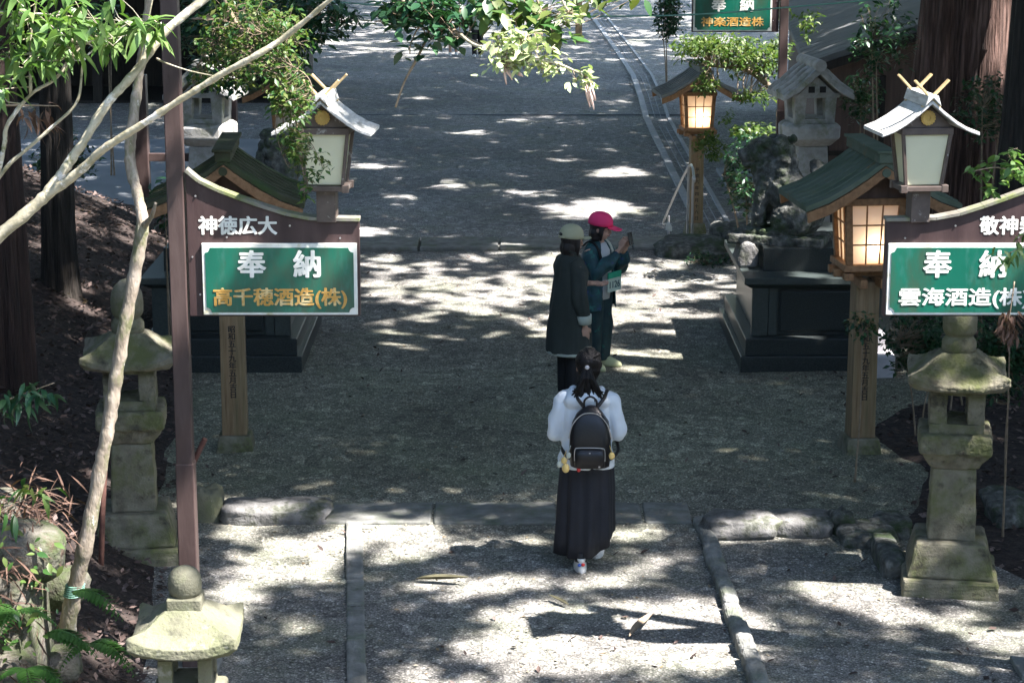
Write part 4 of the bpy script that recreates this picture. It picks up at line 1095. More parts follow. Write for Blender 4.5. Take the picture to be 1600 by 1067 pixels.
m = MB(); m.loft([(0, .02, .70, .13, .105), (0, .03, .82, .13, .11), (0, .04, 1.0, .125, .10), (0, .035, 1.18, .12, .08), (0, .02, 1.255, .075, .065)], 20); m.build("shirt", M['tee'], t, smooth=True)
m = MB()
n = 40; rr = []
for (z, rx, ry, op) in ((.60, .235, .17, .55), (.75, .225, .165, .5), (.95, .205, .145, .42), (1.10, .195, .128, .40), (1.19, .18, .11, .42), (1.245, .12, .09, .5), (1.27, .085, .08, .55)):
    outer = [(rx * math.cos(a), ry * math.sin(a), z) for a in [PI / 2 + op + (2 * PI - 2 * op) * j / n for j in range(n + 1)]]
    inner = [((rx - .014) * math.cos(a), (ry - .014) * math.sin(a), z) for a in [PI / 2 + op + (2 * PI - 2 * op) * j / n for j in range(n, -1, -1)]]
    rr.append(outer + inner)
m.rings(rr)
for s, off in ((1, .035), (-1, -.035)):
    w = HP + Vector((off * 1.3, -.06, -.07))
    m.tube([(s * .11, 0, 1.20), (s * .17, .03, 1.12), (s * .215, .14, .985), (s * .13, .22, 1.08), w - Vector((-s * .01, .03, .05))], [.065, .075, .075, .07, .05], 14)
m.tube([(-.08, -.02, 1.26), (0, -.085, 1.255), (.08, -.02, 1.26)], [.03, .035, .03], 8)
m.blob("jacket", M['jacketteal'], t, .008, 2, fold=.018, fscale=12, stretch=(1, 1, .6))
for s in (-1, 1):
    m = MB(); pth = smooth_path([(s * .11, -.09, 1.22), (s * .105, -.02, 1.275), (s * .105, .07, 1.235), (s * .11, .13, 1.10)], 4)
    for a_, b_ in zip(pth[:-1], pth[1:]): m.beam(a_, b_ + (b_ - a_) * .15, .035, .010, (0, .2, 1))
    m.build("shoulder_strap", M['cuff'] if s < 0 else M['black'], t)
m = MB(); q = [(-.11, .79), (.11, .79), (.11, .985), (-.11, .985)]; m.prism(q, .205, .212); bib = m.build("bib", M['bib'], t)
m = MB(); m.prism([(-.1105, .925), (.1105, .925), (.1105, .9855), (-.1105, .9855)], .2045, .2150); m.build("bib_band", M['bibgreen'], bib)
text("1126", .095, M['jacketteal'], bib, (0, .2135, .857), .002, .0006, name="number", rot=(PI / 2, 0, PI))
m = MB(); T = Matrix.Translation(HC) @ Rh.to_4x4(); m.M = T
m.ell((0, -.018, .025), (.087, .10, .10)); m.ell((0, -.045, -.06), (.092, .070, .085)); m.ell((0, -.03, -.105), (.088, .062, .045))
for s in (-1, 1): m.tube([(s * .072, .03, .04), (s * .082, .03, -.04), (s * .076, .035, -.115)], [.022, .026, .012], 8)
m.tube([(-.06, .075, .055), (0, .09, .06), (.06, .075, .055)], .016, 8)
m.blob("hair", M['hairb'], t, .007, 2, fold=.005, fscale=30, stretch=(1, 1, .12))
m = MB(); m.M = T; L = []
for (z, k) in ((.03, 1.02), (.055, 1.04), (.085, 1.0), (.112, .90), (.135, .74), (.15, .52), (.158, .28), (.160, .03)): L.append((0, -.01, z, .102 * k, .120 * k))
m.loft(L, 28); cap = m.build("cap", M['pinkcap'], t, smooth=True)
m = MB(); m.prism([(-.085, 0), (-.08, .075), (-.045, .118), (0, .128), (.045, .118), (.08, .075), (.085, 0)], .0, .010)
m.v = [tuple(T @ Vector((v[0], v[2] + .085, .05 - v[1] - (v[2]) * .22 - abs(v[0]) ** 2 * 2.5))) for v in m.v]
m.build("brim", M['pinkcap'], cap, .003)
m = MB(); m.M = Matrix.Translation(t.location) @ Matrix.Rotation(math.radians(-128), 4, 'Z'); m.box(HP + Vector((0, .03, .035)), (.068, .010, .125), Matrix.Rotation(.25, 3, 'X'))
tag(m.build("phone", M['phone'], bevel=.004), "dark phone held up by the person in the pink cap", "phone")

# ---- two far visitors whose legs show under the leaves
def visitor(px, py, label, top, legs, shoe, bare=False, k=1.0):
    g = G(px, py, -1.0)
    t = thing("person", (g.x, g.y, -1.0), label, "person", None, .2)
    HC = (0, .02, 1.47)
    m = MB(); m.loft([(0, 0, .8, .13, .10), (0, 0, 1.26, .15, .08), (0, 0, 1.33, .06, .06)]); m.tube([(0, 0, 1.28), (0, .01, 1.40)], .05, 10)
    for s in (-1, 1):
        m.tube([(s * .09, 0, .84), (s * .09, .0, .45), (s * .09, -.01, .06)], [.085, .055, .038], 10)
        m.tube([(s * .16, 0, 1.26), (s * .21, 0, 1.0), (s * .20, .06, .76)], [.05, .042, .028], 10); hand(m, (s * .20, .065, .74), (0, .15, -1), (-s, 0, 0), .4, s)
    face_parts(m, HC, I3); m.blob("body", M['skin'], t, .01, 2)
    m = MB(); m.loft([(0, 0, .78, .17, .13), (0, 0, 1.1, .18, .12), (0, 0, 1.27, .17, .10), (0, 0, 1.34, .07, .07)])
    for s in (-1, 1): m.tube([(s * .13, 0, 1.27), (s * .20, 0, 1.05), (s * .215, .02, .90)], [.07, .062, .055], 10)
    m.blob("shirt", top, t, .012, 3, fold=.01)
    m = MB()
    if bare: m.loft([(0, 0, .55, .23, .19), (0, 0, .85, .16, .13)]); m.build("skirt", legs, t, smooth=True)
    else:
        for s in (-1, 1): m.tube([(s * .085, 0, .85), (s * .09, 0, .45), (s * .09, 0, .05)], [.105, .08, .07], 12)
        m.blob("trousers", legs, t, .012, 3)
    for s in (-1, 1): sneaker(t, (s * .09, 0, .0), PI * .95, shoe)
    m = MB(); m.M = Matrix.Translation(HC); m.ell((0, -.02, .03), (.09, .1, .1)); m.ell((0, -.05, -.05), (.085, .06, .09)); m.build("hair", M['hair'], t, smooth=True)
visitor(746, 89, "distant visitor in black trousers and pale blue shoes behind the sunlit branch", M['cuff'], M['black'], M['sole'])
visitor(708, 87, "distant bare-legged visitor in white shoes behind the dark leaves", M['tee'], M['tee'], M['sole'], True)

# ================================================================== VEGETATION
def trunk_mesh(path, rad, n=22, ridge=.0, seed=0):
    pts = smooth_path(path, 8); L = len(pts)
    rads = np.interp(np.linspace(0, 1, L), np.linspace(0, 1, len(rad)), rad)
    m = MB(); m.tube(pts, [float(r) for r in rads], n)
    if ridge:
        V = np.array(m.v); C0 = np.repeat(np.array([tuple(p) for p in pts]), n, 0); d = V - C0
        a = np.arctan2(d[:, 1], d[:, 0]); zz = V[:, 2]
        h = noise3(np.stack([np.cos(a) * 4 + seed, np.sin(a) * 4, zz * .22], 1)) + .5 * noise3(np.stack([np.cos(a) * 11, np.sin(a) * 11 + seed, zz * .5], 1)) - .75
        m.v = [tuple(q) for q in C0 + d * (1 + ridge * h)[:, None]]
    return m
def tree(name, label, path, rad, bark, ridge=.0, n=22, cat="tree", group=None, seed=0):
    base = Vector(path[0]); t = thing(name, base, label, cat, group)
    m = trunk_mesh([Vector(p) - base for p in path], rad, n, ridge, seed)
    m.build("trunk", bark, t, smooth=True)
    return t
def bzf(x, y): return float(bank_z(np.array([x]), np.array([y]))[0])

cedar_p = P(1492, 500, 26)
cedar = tree("cedar_tree", "huge reddish cedar with ridged bark behind the right hanging sign", [(cedar_p.x, 26, -.5), (cedar_p.x, 26, 1.2), (cedar_p.x + .05, 26.0, 4), (cedar_p.x + .1, 26.1, 9), (cedar_p.x + .2, 26.2, 17)], [.86, .66, .56, .50, .34], M['bark'], .55, 72, seed=2)
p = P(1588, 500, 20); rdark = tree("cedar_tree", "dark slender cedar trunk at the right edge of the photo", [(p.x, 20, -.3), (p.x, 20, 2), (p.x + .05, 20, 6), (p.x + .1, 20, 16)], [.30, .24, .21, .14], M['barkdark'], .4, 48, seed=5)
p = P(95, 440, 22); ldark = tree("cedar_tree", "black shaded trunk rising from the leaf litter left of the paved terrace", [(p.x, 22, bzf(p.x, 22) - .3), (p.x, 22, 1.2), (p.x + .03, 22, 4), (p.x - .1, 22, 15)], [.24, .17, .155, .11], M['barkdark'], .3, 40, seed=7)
p = P(2, 300, 18); lred = tree("cedar_tree", "reddish bark trunk at the left edge behind the bright leaves", [(p.x, 18, bzf(p.x, 18) - .3), (p.x, 18, 2.2), (p.x - .04, 18, 5), (p.x - .2, 18, 15)], [.19, .155, .14, .10], M['barkred'], .5, 48, seed=9)
off1 = tree("cedar_tree", "unseen tall cedar added for the shade its crown casts on the near gravel", [(8.5, 14, -.2), (8.5, 14, 5), (8.7, 14, 16)], [.4, .34, .2], M['bark'], .4, 40, seed=11)  # out of view, added to carry leaves that shade the near gravel
off2 = tree("cedar_tree", "unseen tall cedar added for the shade its crown casts on the lower path", [(13.5, 44, -1.2), (13.5, 44, 5), (13.7, 44, 17)], [.45, .38, .22], M['bark'], .4, 40, seed=12)  # second unseen cedar, added to shade the lower path

def stems_obj(t, stems, mat, name="trunk"):
    m = MB(); allp = []
    for pts, r in stems:
        sp = smooth_path(pts, 9 if r[0] > .012 else 5)
        rr = np.interp(np.linspace(0, 1, len(sp)), np.linspace(0, 1, len(r)), r)
        rj = random.Random(len(allp)); nb = len(m.v)
        m.tube(sp, [float(x) * (1 + rj.uniform(-.10, .12)) for x in rr], 12)
        if r[0] > .012:
            V = np.array(m.v[nb:]); C0 = np.repeat(np.array([tuple(q) for q in sp]), 12, 0)
            V = C0 + (V - C0) * (1 + .26 * (noise3(V * 22) - .5) + .2 * (noise3(V * 80) - .5))[:, None]; m.v[nb:] = [tuple(q) for q in V]
        allp += [tuple(q) for q in sp]
    b = Vector(t.location)
    m.v = [(x - b.x, y - b.y, z - b.z) for x, y, z in m.v]
    m.build(name, mat, t, smooth=True)
    return np.array(allp)
def leaf_cloud(t, centers, stem_pts, per, tmpl, size, mat, rng, twig_r=.0022, twig_mat='twig', droop=.25, name="foliage", spread=1.0, link_twigs=True, kind=None):
    cen = np.asarray(centers, float); b = np.array(t.location)
    n = len(cen)
    O = np.repeat(cen, per, 0); k = len(O)
    a = rng.uniform(0, 2 * PI, k); el = rng.normal(-droop, .38, k)
    X = np.stack([np.cos(a) * np.cos(el), np.sin(a) * np.cos(el), np.sin(el)], 1)
    O = O + rng.normal(0, size * .38 * spread, (k, 3))
    U = np.stack([rng.normal(0, .35, k), rng.normal(0, .35, k), np.ones(k)], 1)
    V, F = instances(tmpl, O - b, X, U, size * rng.uniform(.65, 1.2, k))
    o = link(name, np_mesh(name, V, F, True), mat, t)
    if kind: o["kind"] = kind
    if link_twigs and len(stem_pts):
        sp = np.asarray(stem_pts)
        near = np.array([sp[np.argmin(((sp - c) ** 2).sum(1) + rng.uniform(0, .01))] for c in cen])
        mid = (near + cen) / 2 + rng.normal(0, .015, cen.shape) + np.array((0, 0, -.012))
        ok = np.linalg.norm(near - cen, axis=1) < max(.28, size * 5)
        near, mid, cen = near[ok], mid[ok], cen[ok]
        if len(cen) < 40: return o
        V, F = merge(twigs(near - b, mid - b, twig_r * 1.6, twig_r * 1.2), twigs(mid - b, cen - b, twig_r * 1.2, twig_r * .7))
        link("twigs", np_mesh("twigs", V, F, True), M[twig_mat], t)
    return o
def blobpts(rng, regs):
    """regs: (px, py, rx, ry, D, dD, n) -> points spread through an ellipsoid"""
    out = []
    for (cx, cy, rx, ry, D, dD, n) in regs:
        v = rng.normal(0, 1, (n, 3)); v = unit(v) * (rng.random((n, 1)) ** .45)
        for q in v: out.append(tuple(P(cx + rx * q[0], cy + ry * q[1], D + dD * q[2])))
    return np.array(out)

# -- pale leaning tree with bright leaves, upper left
rng = np.random.default_rng(21)
stems = [([P(-260, 640, 8.6), P(-120, 480, 8.65), P(-40, 402, 8.7), P(28, 344, 8.7), P(78, 300, 8.7)], [.05, .042, .036, .033, .030]),
         ([P(70, 308, 8.7), P(98, 268, 8.72), P(128, 226, 8.75), P(165, 166, 8.8), P(214, 110, 8.85), P(262, 46, 8.9), P(345, -20, 9.0)], [.030, .027, .0255, .025, .0255, .024, .022]),
         ([P(70, 308, 8.7), P(124, 268, 8.65), P(162, 233, 8.6), P(214, 200, 8.55), P(276, 160, 8.5), P(342, 119, 8.45), P(400, 87, 8.4), P(452, 53, 8.4), P(545, -25, 8.3)], [.026, .024, .022, .019, .019, .0165, .0165, .0145, .013]),
         ([P(-60, 395, 8.9), P(-10, 290, 8.9), P(6, 230, 8.9), P(12, 195, 8.9), P(48, 148, 8.9), P(88, 122, 8.9), P(128, 72, 8.95), P(150, 66, 9.0)], [.018, .014, .012, .011, .009, .0075, .005, .003]),
         ([P(-40, 330, 9.0), P(10, 262, 9.0), P(40, 235, 9.0), P(80, 200, 9.0), P(121, 158, 9.0), P(131, 95, 9.05), P(160, 70, 9.1)], [.012, .010, .009, .0085, .007, .005, .003]),
         ([P(48, 148, 8.9), P(48, 60, 8.9), P(60, -20, 8.9)], [.009, .006, .005]),
         ([P(88, 122, 8.9), P(128, 70, 8.8), P(190, 58, 8.75), P(250, 40, 8.7)], [.005, .004, .003, .002]),
         ([P(-20, 100, 9), P(40, 85, 8.9), P(110, 75, 8.9), P(160, 62, 8.8)], [.008, .006, .004, .003]),
         ([P(-10, 20, 9), P(60, 22, 8.9), P(130, 28, 8.9), P(200, 34, 8.8)], [.007, .005, .004, .003]),
         ([P(245, 92, 8.9), P(262, 100, 8.8), P(300, 112, 8.8), P(350, 122, 8.8)], [.006, .004, .003, .002]),
         ([P(215, 108, 8.85), P(228, 50, 8.8), P(240, -10, 8.8)], [.006, .004, .004])]
t = thing("leaning_tree", P(-260, 640, 8.6), "pale-barked leaning tree with drooping bright green leaves at upper left", "tree")
stems = [(a, [q * (.72 if k < 3 else .8) for q in r]) for k, (a, r) in enumerate(stems)]
sp = stems_obj(t, stems, M['palebark'])
regs = [(40, 40, 60, 40, 8.85, .4, 11), (130, 30, 60, 32, 8.8, .4, 11), (200, 40, 60, 25, 8.8, .3, 9), (235, 55, 40, 22, 8.8, .3, 5), (18, 90, 28, 30, 8.9, .3, 7), (85, 70, 50, 25, 8.85, .3, 9), (10, 135, 18, 20, 8.9, .2, 3), (55, 95, 20, 10, 8.8, .2, 3), (150, 50, 60, 25, 8.8, .3, 8), (100, -10, 140, 20, 8.8, .4, 11)]
leaf_cloud(t, blobpts(rng, regs), sp, 5, LANCE, .105, M['leafbright'], rng, .0022, 'palebark', .2, spread=.5)

# -- thin grey trunk
path = [P(104, 985, 11.9), P(116, 925, 11.85), P(133, 850, 11.8), P(152, 755, 11.8), P(172, 650, 11.8), P(187, 555, 11.8), P(207, 445, 11.8), P(222, 355, 11.8), P(215, 305, 11.85), P(203, 250, 11.9), P(208, 185, 11.9), P(219, 110, 12), P(226, 55, 12), P(236, -30, 12)]
t = thing("thin_tree", path[0], "thin grey-brown crooked trunk tied with green wire, left of the sign post", "tree")
stems_obj(t, [(path, [.052, .045, .041, .038, .038, .037, .036, .033, .030, .028, .028, .025, .023, .021]), ([path[7], P(236, 340, 11.7), P(243, 318, 11.6)], [.022, .012, .008])], M['greybark'])
m = MB()
for i in range(6):
    c = P(117.5 - i * .6, 913 + i * 3.2, 11.85); m.lathe([(.052, -.004), (.057, 0), (.052, .004)]); k = len(m.v) - 60
    m.v[k:] = [(x + c.x - path[0].x, y + c.y - path[0].y, z + c.z - path[0].z) for x, y, z in m.v[k:]]
m.build("wire_tie", M['cable'], t)

# -- fine leaved bough hanging round the left sign's lantern
rng = np.random.default_rng(31)
t = thing("hanging_bough", P(360, -60, 12.4), "small-leaved green bough hanging around the left sign's lantern", "bough")
stems = [([P(330, -60, 12.5), P(360, 20, 12.4), P(400, 80, 12.3), P(440, 130, 12.2), P(462, 190, 12.2), P(470, 250, 12.2), P(480, 300, 12.2)], [.014, .011, .008, .006, .004, .003, .002]),
         ([P(360, 20, 12.4), P(330, 70, 12.5), P(305, 110, 12.6), P(300, 130, 12.6)], [.008, .005, .004, .003]),
         ([P(400, 80, 12.3), P(440, 95, 12.2), P(480, 120, 12.1), P(490, 150, 12.1)], [.006, .004, .003, .002]),
         ([P(300, 30, 12.5), P(345, 32, 12.4), P(400, 50, 12.3), P(450, 60, 12.2)], [.006, .005, .004, .003]),
         ([P(462, 190, 12.2), P(490, 230, 12.1), P(505, 265, 12.1)], [.003, .002, .0015]),
         ([P(440, 150, 12.2), P(430, 200, 12.2), P(445, 250, 12.2), P(452, 262, 12.2)], [.004, .003, .002, .0015])]
sp = stems_obj(t, stems, M['twig'])
regs = [(385, 30, 75, 45, 12.4, .4, 170), (410, 100, 70, 40, 12.3, .35, 170), (340, 80, 50, 50, 12.5, .3, 60), (460, 150, 35, 38, 12.2, .25, 85), (440, 155, 30, 30, 12.2, .25, 50), (462, 215, 24, 42, 12.2, .2, 62), (478, 270, 20, 50, 12.2, .15, 26), (450, 50, 40, 40, 12.2, .3, 50), (500, 255, 18, 25, 12.1, .1, 7), (320, 120, 30, 22, 12.6, .2, 22)]
leaf_cloud(t, blobpts(rng, regs), sp, 5, SMALL, .047, M['leafmid'], rng, .0012, 'twig', .35, spread=.9)
# darker foliage behind it
rng = np.random.default_rng(32)
t = thing("hanging_bough", P(470, -80, 16), "dark leaved bough against the far gravel, above the left sign's lantern", "bough")
stems = [([P(380, -80, 16), P(430, -10, 16), P(490, 18, 16), P(560, 40, 16)], [.014, .009, .006, .003]), ([P(430, -10, 16), P(400, 50, 16.2), P(370, 110, 16.3)], [.008, .006, .004]), ([P(490, 18, 16), P(500, 55, 16), P(505, 70, 16)], [.005, .003, .002])]
sp = stems_obj(t, stems, M['twig'])
leaf_cloud(t, blobpts(rng, [(470, 15, 75, 30, 16, .5, 110), (510, 40, 38, 18, 16, .3, 30), (380, 40, 70, 60, 16.3, .5, 200), (350, 110, 60, 35, 16.5, .4, 90), (545, 25, 22, 14, 16, .2, 12), (500, 62, 12, 14, 16, .1, 7)]), sp, 5, SMALL, .085, M['leafdark'], rng, .0018)

# -- dark and sunlit boughs at top centre
rng = np.random.default_rng(41)
t = thing("hanging_bough", P(560, -80, 8.6), "dark glossy bough hanging into the top centre of the photo", "bough")
stems = [([P(560, -80, 8.6), P(627, 0, 8.5), P(670, 25, 8.45), P(712, 50, 8.4), P(752, 72, 8.35)], [.013, .0105, .009, .0075, .005]), ([P(683, -40, 8.5), P(680, 5, 8.5), P(672, 45, 8.5), P(655, 85, 8.5), P(632, 128, 8.5), P(618, 168, 8.5)], [.007, .006, .0055, .005, .0045, .004]),
         ([P(640, -40, 8.6), P(620, 15, 8.6), P(600, 30, 8.6), P(585, 35, 8.6)], [.006, .004, .003, .002]), ([P(670, 25, 8.45), P(650, 50, 8.45), P(640, 75, 8.45)], [.004, .003, .002]), ([P(760, -30, 8.5), P(740, 10, 8.5), P(700, 22, 8.5)], [.005, .004, .002])]
sp = stems_obj(t, stems, M['twig'])
leaf_cloud(t, blobpts(rng, [(655, 12, 60, 26, 8.5, .25, 62), (610, 22, 30, 18, 8.6, .2, 18), (700, 40, 40, 22, 8.45, .2, 24), (690, 62, 22, 12, 8.4, .15, 9), (645, 75, 16, 8, 8.45, .1, 4), (720, 10, 60, 22, 8.5, .2, 30)]), sp, 4, OVAL, .062, M['leafdark'], rng, .0015)
rng = np.random.default_rng(42)
t = thing("hanging_bough", P(820, -90, 8.4), "bough with large green and reddish leaves in the shade at the top edge", "bough")
sp = stems_obj(t, [([P(820, -90, 8.4), P(830, -20, 8.4), P(815, 20, 8.4), P(790, 40, 8.4)], [.01, .007, .005, .003]), ([P(830, -20, 8.4), P(850, 25, 8.4), P(862, 50, 8.4)], [.005, .003, .002]), ([P(770, -60, 8.4), P(768, 0, 8.4), P(775, 25, 8.4)], [.006, .004, .002])], M['twig'])
leaf_cloud(t, blobpts(rng, [(800, 12, 45, 22, 8.4, .2, 22), (850, 30, 22, 22, 8.4, .15, 12), (765, 10, 30, 18, 8.4, .15, 10), (862, 52, 16, 10, 8.4, .1, 5), (950, -8, 60, 12, 8.4, .2, 14)]), sp, 4, OVAL, .078, M['leafmid'], rng, .0015)
rng = np.random.default_rng(43)
t = thing("hanging_bough", P(730, 60, 8.2), "sunlit bough of oval leaves with pink catkins over the lower path", "bough")
stems = [([P(720, 55, 8.35), P(745, 72, 8.2), P(790, 77, 8.15), P(830, 90, 8.1), P(868, 99, 8.1), P(900, 112, 8.1), P(915, 122, 8.1)], [.006, .006, .006, .006, .005, .004, .003]), ([P(790, 77, 8.15), P(785, 95, 8.1), P(792, 105, 8.1)], [.004, .003, .002]), ([P(845, 95, 8.1), P(858, 80, 8.1), P(867, 70, 8.1)], [.003, .002, .0015]), ([P(868, -30, 8.2), P(880, 5, 8.2), P(890, 20, 8.2)], [.006, .0045, .003]), ([P(800, 80, 8.12), P(812, 62, 8.1), P(835, 52, 8.1)], [.003, .002, .0015])]
sp = stems_obj(t, stems, M['palebark'])
leaf_cloud(t, blobpts(rng, [(790, 75, 38, 25, 8.12, .12, 30), (820, 90, 40, 16, 8.1, .1, 24), (775, 95, 25, 14, 8.1, .1, 10), (815, 55, 30, 12, 8.1, .1, 10), (870, 105, 35, 11, 8.1, .1, 11), (905, 118, 20, 14, 8.1, .08, 8), (850, 72, 22, 14, 8.1, .08, 7), (888, 15, 18, 22, 8.2, .1, 8), (918, 128, 14, 9, 8.1, .06, 4)]), sp, 4, OVAL, .044, M['leafoval'], rng, .0013)
m = MB(); rb = random.Random(8); bx = Vector(t.location)
for (cx, cy, L, n) in ((792, 106, 24, 5), (918, 130, 40, 8), (806, 112, 12, 2)):
    for i in range(n):
        x = cx + rb.uniform(-6, 6); dx = rb.uniform(2, 12); l = L * rb.uniform(.6, 1.1); dz = rb.uniform(-.03, .03)
        a, b, c_ = P(x, cy, 8.1 + dz), P(x + dx * .5, cy + l * .55, 8.1 + dz), P(x + dx, cy + l, 8.1 + dz)
        m.tube([a - bx, b - bx, c_ - bx], [.0022, .0050, .0022], 7)
m.build("catkins", M['buds'], t, smooth=True)

# -- leaves over the far lamp
rng = np.random.default_rng(51)
tp = P(1262, 300, 31); t = tree("small_tree", "small yellow-green tree spreading over the grey-roofed lamp", [(tp.x, 31, -1.05), P(1248, 215, 31), P(1232, 170, 30.8), P(1205, 138, 30.5), P(1165, 110, 30.3), P(1110, 104, 30.2)], [.09, .075, .06, .045, .03, .012], M['twig'], n=10)
sp = np.array([tuple(q) for q in smooth_path([P(1240, 190, 31), P(1205, 138, 30.5), P(1165, 110, 30.3), P(1110, 104, 30.2)], 8)])
leaf_cloud(t, blobpts(rng, [(1135, 78, 92, 27, 30.2, .9, 210), (1180, 95, 55, 30, 30.4, .8, 120), (1100, 70, 50, 22, 30, .7, 80), (1105, 130, 22, 20, 30, .4, 45), (1170, 150, 40, 12, 30.2, .5, 42), (1175, 205, 40, 12, 30.2, .4, 60), (1110, 225, 26, 22, 33.2, .2, 80), (1215, 75, 20, 20, 30.5, .4, 40), (1200, 20, 45, 15, 31, .4, 50), (1265, 35, 22, 30, 31, .3, 26), (1135, 185, 10, 14, 33, .2, 10)]), sp, 6, SMALL, .085, M['leafyel'], rng, .004, 'twig', .3, name="crown")

# -- shrubs
def shrub(px, py, rx, ry, D, n, leaf, size, label, dD=None, mat_stem='twig', zg=None, seed=0, cat="shrub", per=5, group=None, nst=2):
    rng = np.random.default_rng(1000 + seed)
    c = P(px, py, D); s = D / FPX * 1.02; zb = (0 if D < 28.3 else -1) if zg is None else zg
    t = thing("shrub", (c.x, D, zb), label, cat, group)
    dd = dD or rx * s
    cen = blobpts(rng, [(px, py, rx, ry, D, dd, n)])
    nn = noise3(cen * (1.6 / max(rx * s, .3)) + seed)
    cen = cen[nn > .40]
    stems = []
    for i in range(nst):
        e = cen[rng.integers(len(cen))]
        stems.append(([Vector((c.x + rng.uniform(-.1, .1), D + rng.uniform(-.1, .1), zb - .03)), Vector((c.x * .6 + e[0] * .4, D * .6 + e[1] * .4, (zb + e[2]) / 2)), Vector(e)], [.018, .012, .004] if D > 20 else [.010, .006, .002]))
    sp = stems_obj(t, stems, M[mat_stem], "stem")
    leaf_cloud(t, cen, sp, per, SMALL, size, M[leaf], rng, .002)
    return t
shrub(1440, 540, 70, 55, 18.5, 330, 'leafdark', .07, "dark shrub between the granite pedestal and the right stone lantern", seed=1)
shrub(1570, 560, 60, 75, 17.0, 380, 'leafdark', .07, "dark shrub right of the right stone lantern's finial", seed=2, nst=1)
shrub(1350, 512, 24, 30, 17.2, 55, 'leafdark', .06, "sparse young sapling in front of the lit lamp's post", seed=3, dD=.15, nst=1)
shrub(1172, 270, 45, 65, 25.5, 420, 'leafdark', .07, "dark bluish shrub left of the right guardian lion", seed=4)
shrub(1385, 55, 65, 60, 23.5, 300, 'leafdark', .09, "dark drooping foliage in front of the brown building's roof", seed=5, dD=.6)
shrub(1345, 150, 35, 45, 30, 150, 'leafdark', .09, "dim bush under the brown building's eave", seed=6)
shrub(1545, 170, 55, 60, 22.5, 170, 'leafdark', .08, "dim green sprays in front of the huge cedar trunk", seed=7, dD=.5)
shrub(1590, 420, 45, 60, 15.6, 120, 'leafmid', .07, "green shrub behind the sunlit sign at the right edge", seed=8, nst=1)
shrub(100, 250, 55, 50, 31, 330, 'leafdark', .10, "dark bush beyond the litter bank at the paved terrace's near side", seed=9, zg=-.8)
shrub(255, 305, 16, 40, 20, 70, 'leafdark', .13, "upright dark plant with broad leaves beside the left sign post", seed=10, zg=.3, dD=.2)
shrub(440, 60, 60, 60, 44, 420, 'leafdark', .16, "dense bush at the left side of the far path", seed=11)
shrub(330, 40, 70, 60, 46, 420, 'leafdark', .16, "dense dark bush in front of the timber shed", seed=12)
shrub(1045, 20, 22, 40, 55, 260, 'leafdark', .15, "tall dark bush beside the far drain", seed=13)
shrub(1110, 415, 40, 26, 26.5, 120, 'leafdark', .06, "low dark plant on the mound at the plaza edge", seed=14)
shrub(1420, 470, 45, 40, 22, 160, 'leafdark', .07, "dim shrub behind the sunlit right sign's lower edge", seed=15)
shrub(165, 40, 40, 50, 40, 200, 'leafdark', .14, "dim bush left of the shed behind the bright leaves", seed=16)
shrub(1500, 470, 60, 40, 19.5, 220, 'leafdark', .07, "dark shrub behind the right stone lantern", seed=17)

# -- near sprigs
def sprig(label, stems, regs, tmpl, size, leaf, seed, per=3, droop=.2):
    rng = np.random.default_rng(seed)
    t = thing("leafy_sprig", stems[0][0][0], label, "sprig")
    sp = stems_obj(t, stems, M['twig'], "stem")
    leaf_cloud(t, blobpts(rng, regs), sp, per, tmpl, size, M[leaf], rng, .0013, droop=droop, spread=.6)
sprig("dark green leafy sprig over the litter at the left edge", [([P(-60, 640, 10.2), P(0, 628, 10.2), P(45, 612, 10.2), P(85, 598, 10.2)], [.005, .004, .003, .002])], [(15, 625, 35, 12, 10.2, .06, 7), (60, 608, 35, 18, 10.2, .06, 10), (0, 640, 15, 8, 10.2, .05, 3)], LANCE, .10, 'leafdark', 61)
sprig("pale green seedling with narrow leaves above the broken stone wall", [([P(-30, 815, 10.6), P(20, 790, 10.6), P(60, 770, 10.6), P(95, 762, 10.6)], [.004, .003, .002, .0015])], [(50, 775, 50, 22, 10.6, .08, 7), (10, 790, 25, 14, 10.6, .06, 4)], LANCE, .11, 'leafmid', 62, 2)
sprig("fresh green leafy twig over the rising end of the right sign", [([P(1660, 290, 10.8), P(1600, 275, 10.8), P(1560, 262, 10.8), P(1520, 268, 10.8)], [.006, .004, .003, .002]), ([P(1600, 275, 10.8), P(1575, 240, 10.8), P(1590, 232, 10.8)], [.003, .002, .0015])], [(1575, 262, 45, 24, 10.8, .12, 22), (1530, 268, 20, 12, 10.8, .08, 6), (1590, 240, 20, 12, 10.8, .08, 6), (1545, 296, 25, 6, 10.8, .06, 5)], OVAL, .062, 'leafbright', 63, 3)
sprig("thin twig with narrow leaves hanging in front of the right sign's plate", [([P(1660, 380, 11.4), P(1610, 382, 11.4), P(1575, 396, 11.4), P(1545, 402, 11.4)], [.004, .003, .002, .0015])], [(1580, 398, 30, 20, 11.4, .06, 9), (1592, 372, 15, 10, 11.4, .05, 4)], LANCE, .075, 'leafbright', 64, 2, .5)
sprig("brown withered cedar spray hanging below the right sign", [([P(1585, 440, 12.6), P(1578, 490, 12.6), P(1572, 530, 12.6)], [.004, .003, .002])], [(1576, 505, 16, 24, 12.6, .05, 22)], LANCE, .07, 'deadtwig', 65, 4, 1.1)
sprig("brown withered cedar twig at the left edge below the bright leaves", [([P(-30, 165, 9.4), P(40, 165, 9.4), P(92, 166, 9.4)], [.006, .004, .002])], [(55, 178, 40, 16, 9.4, .06, 9)], LANCE, .09, 'deadtwig', 66, 3, .7)

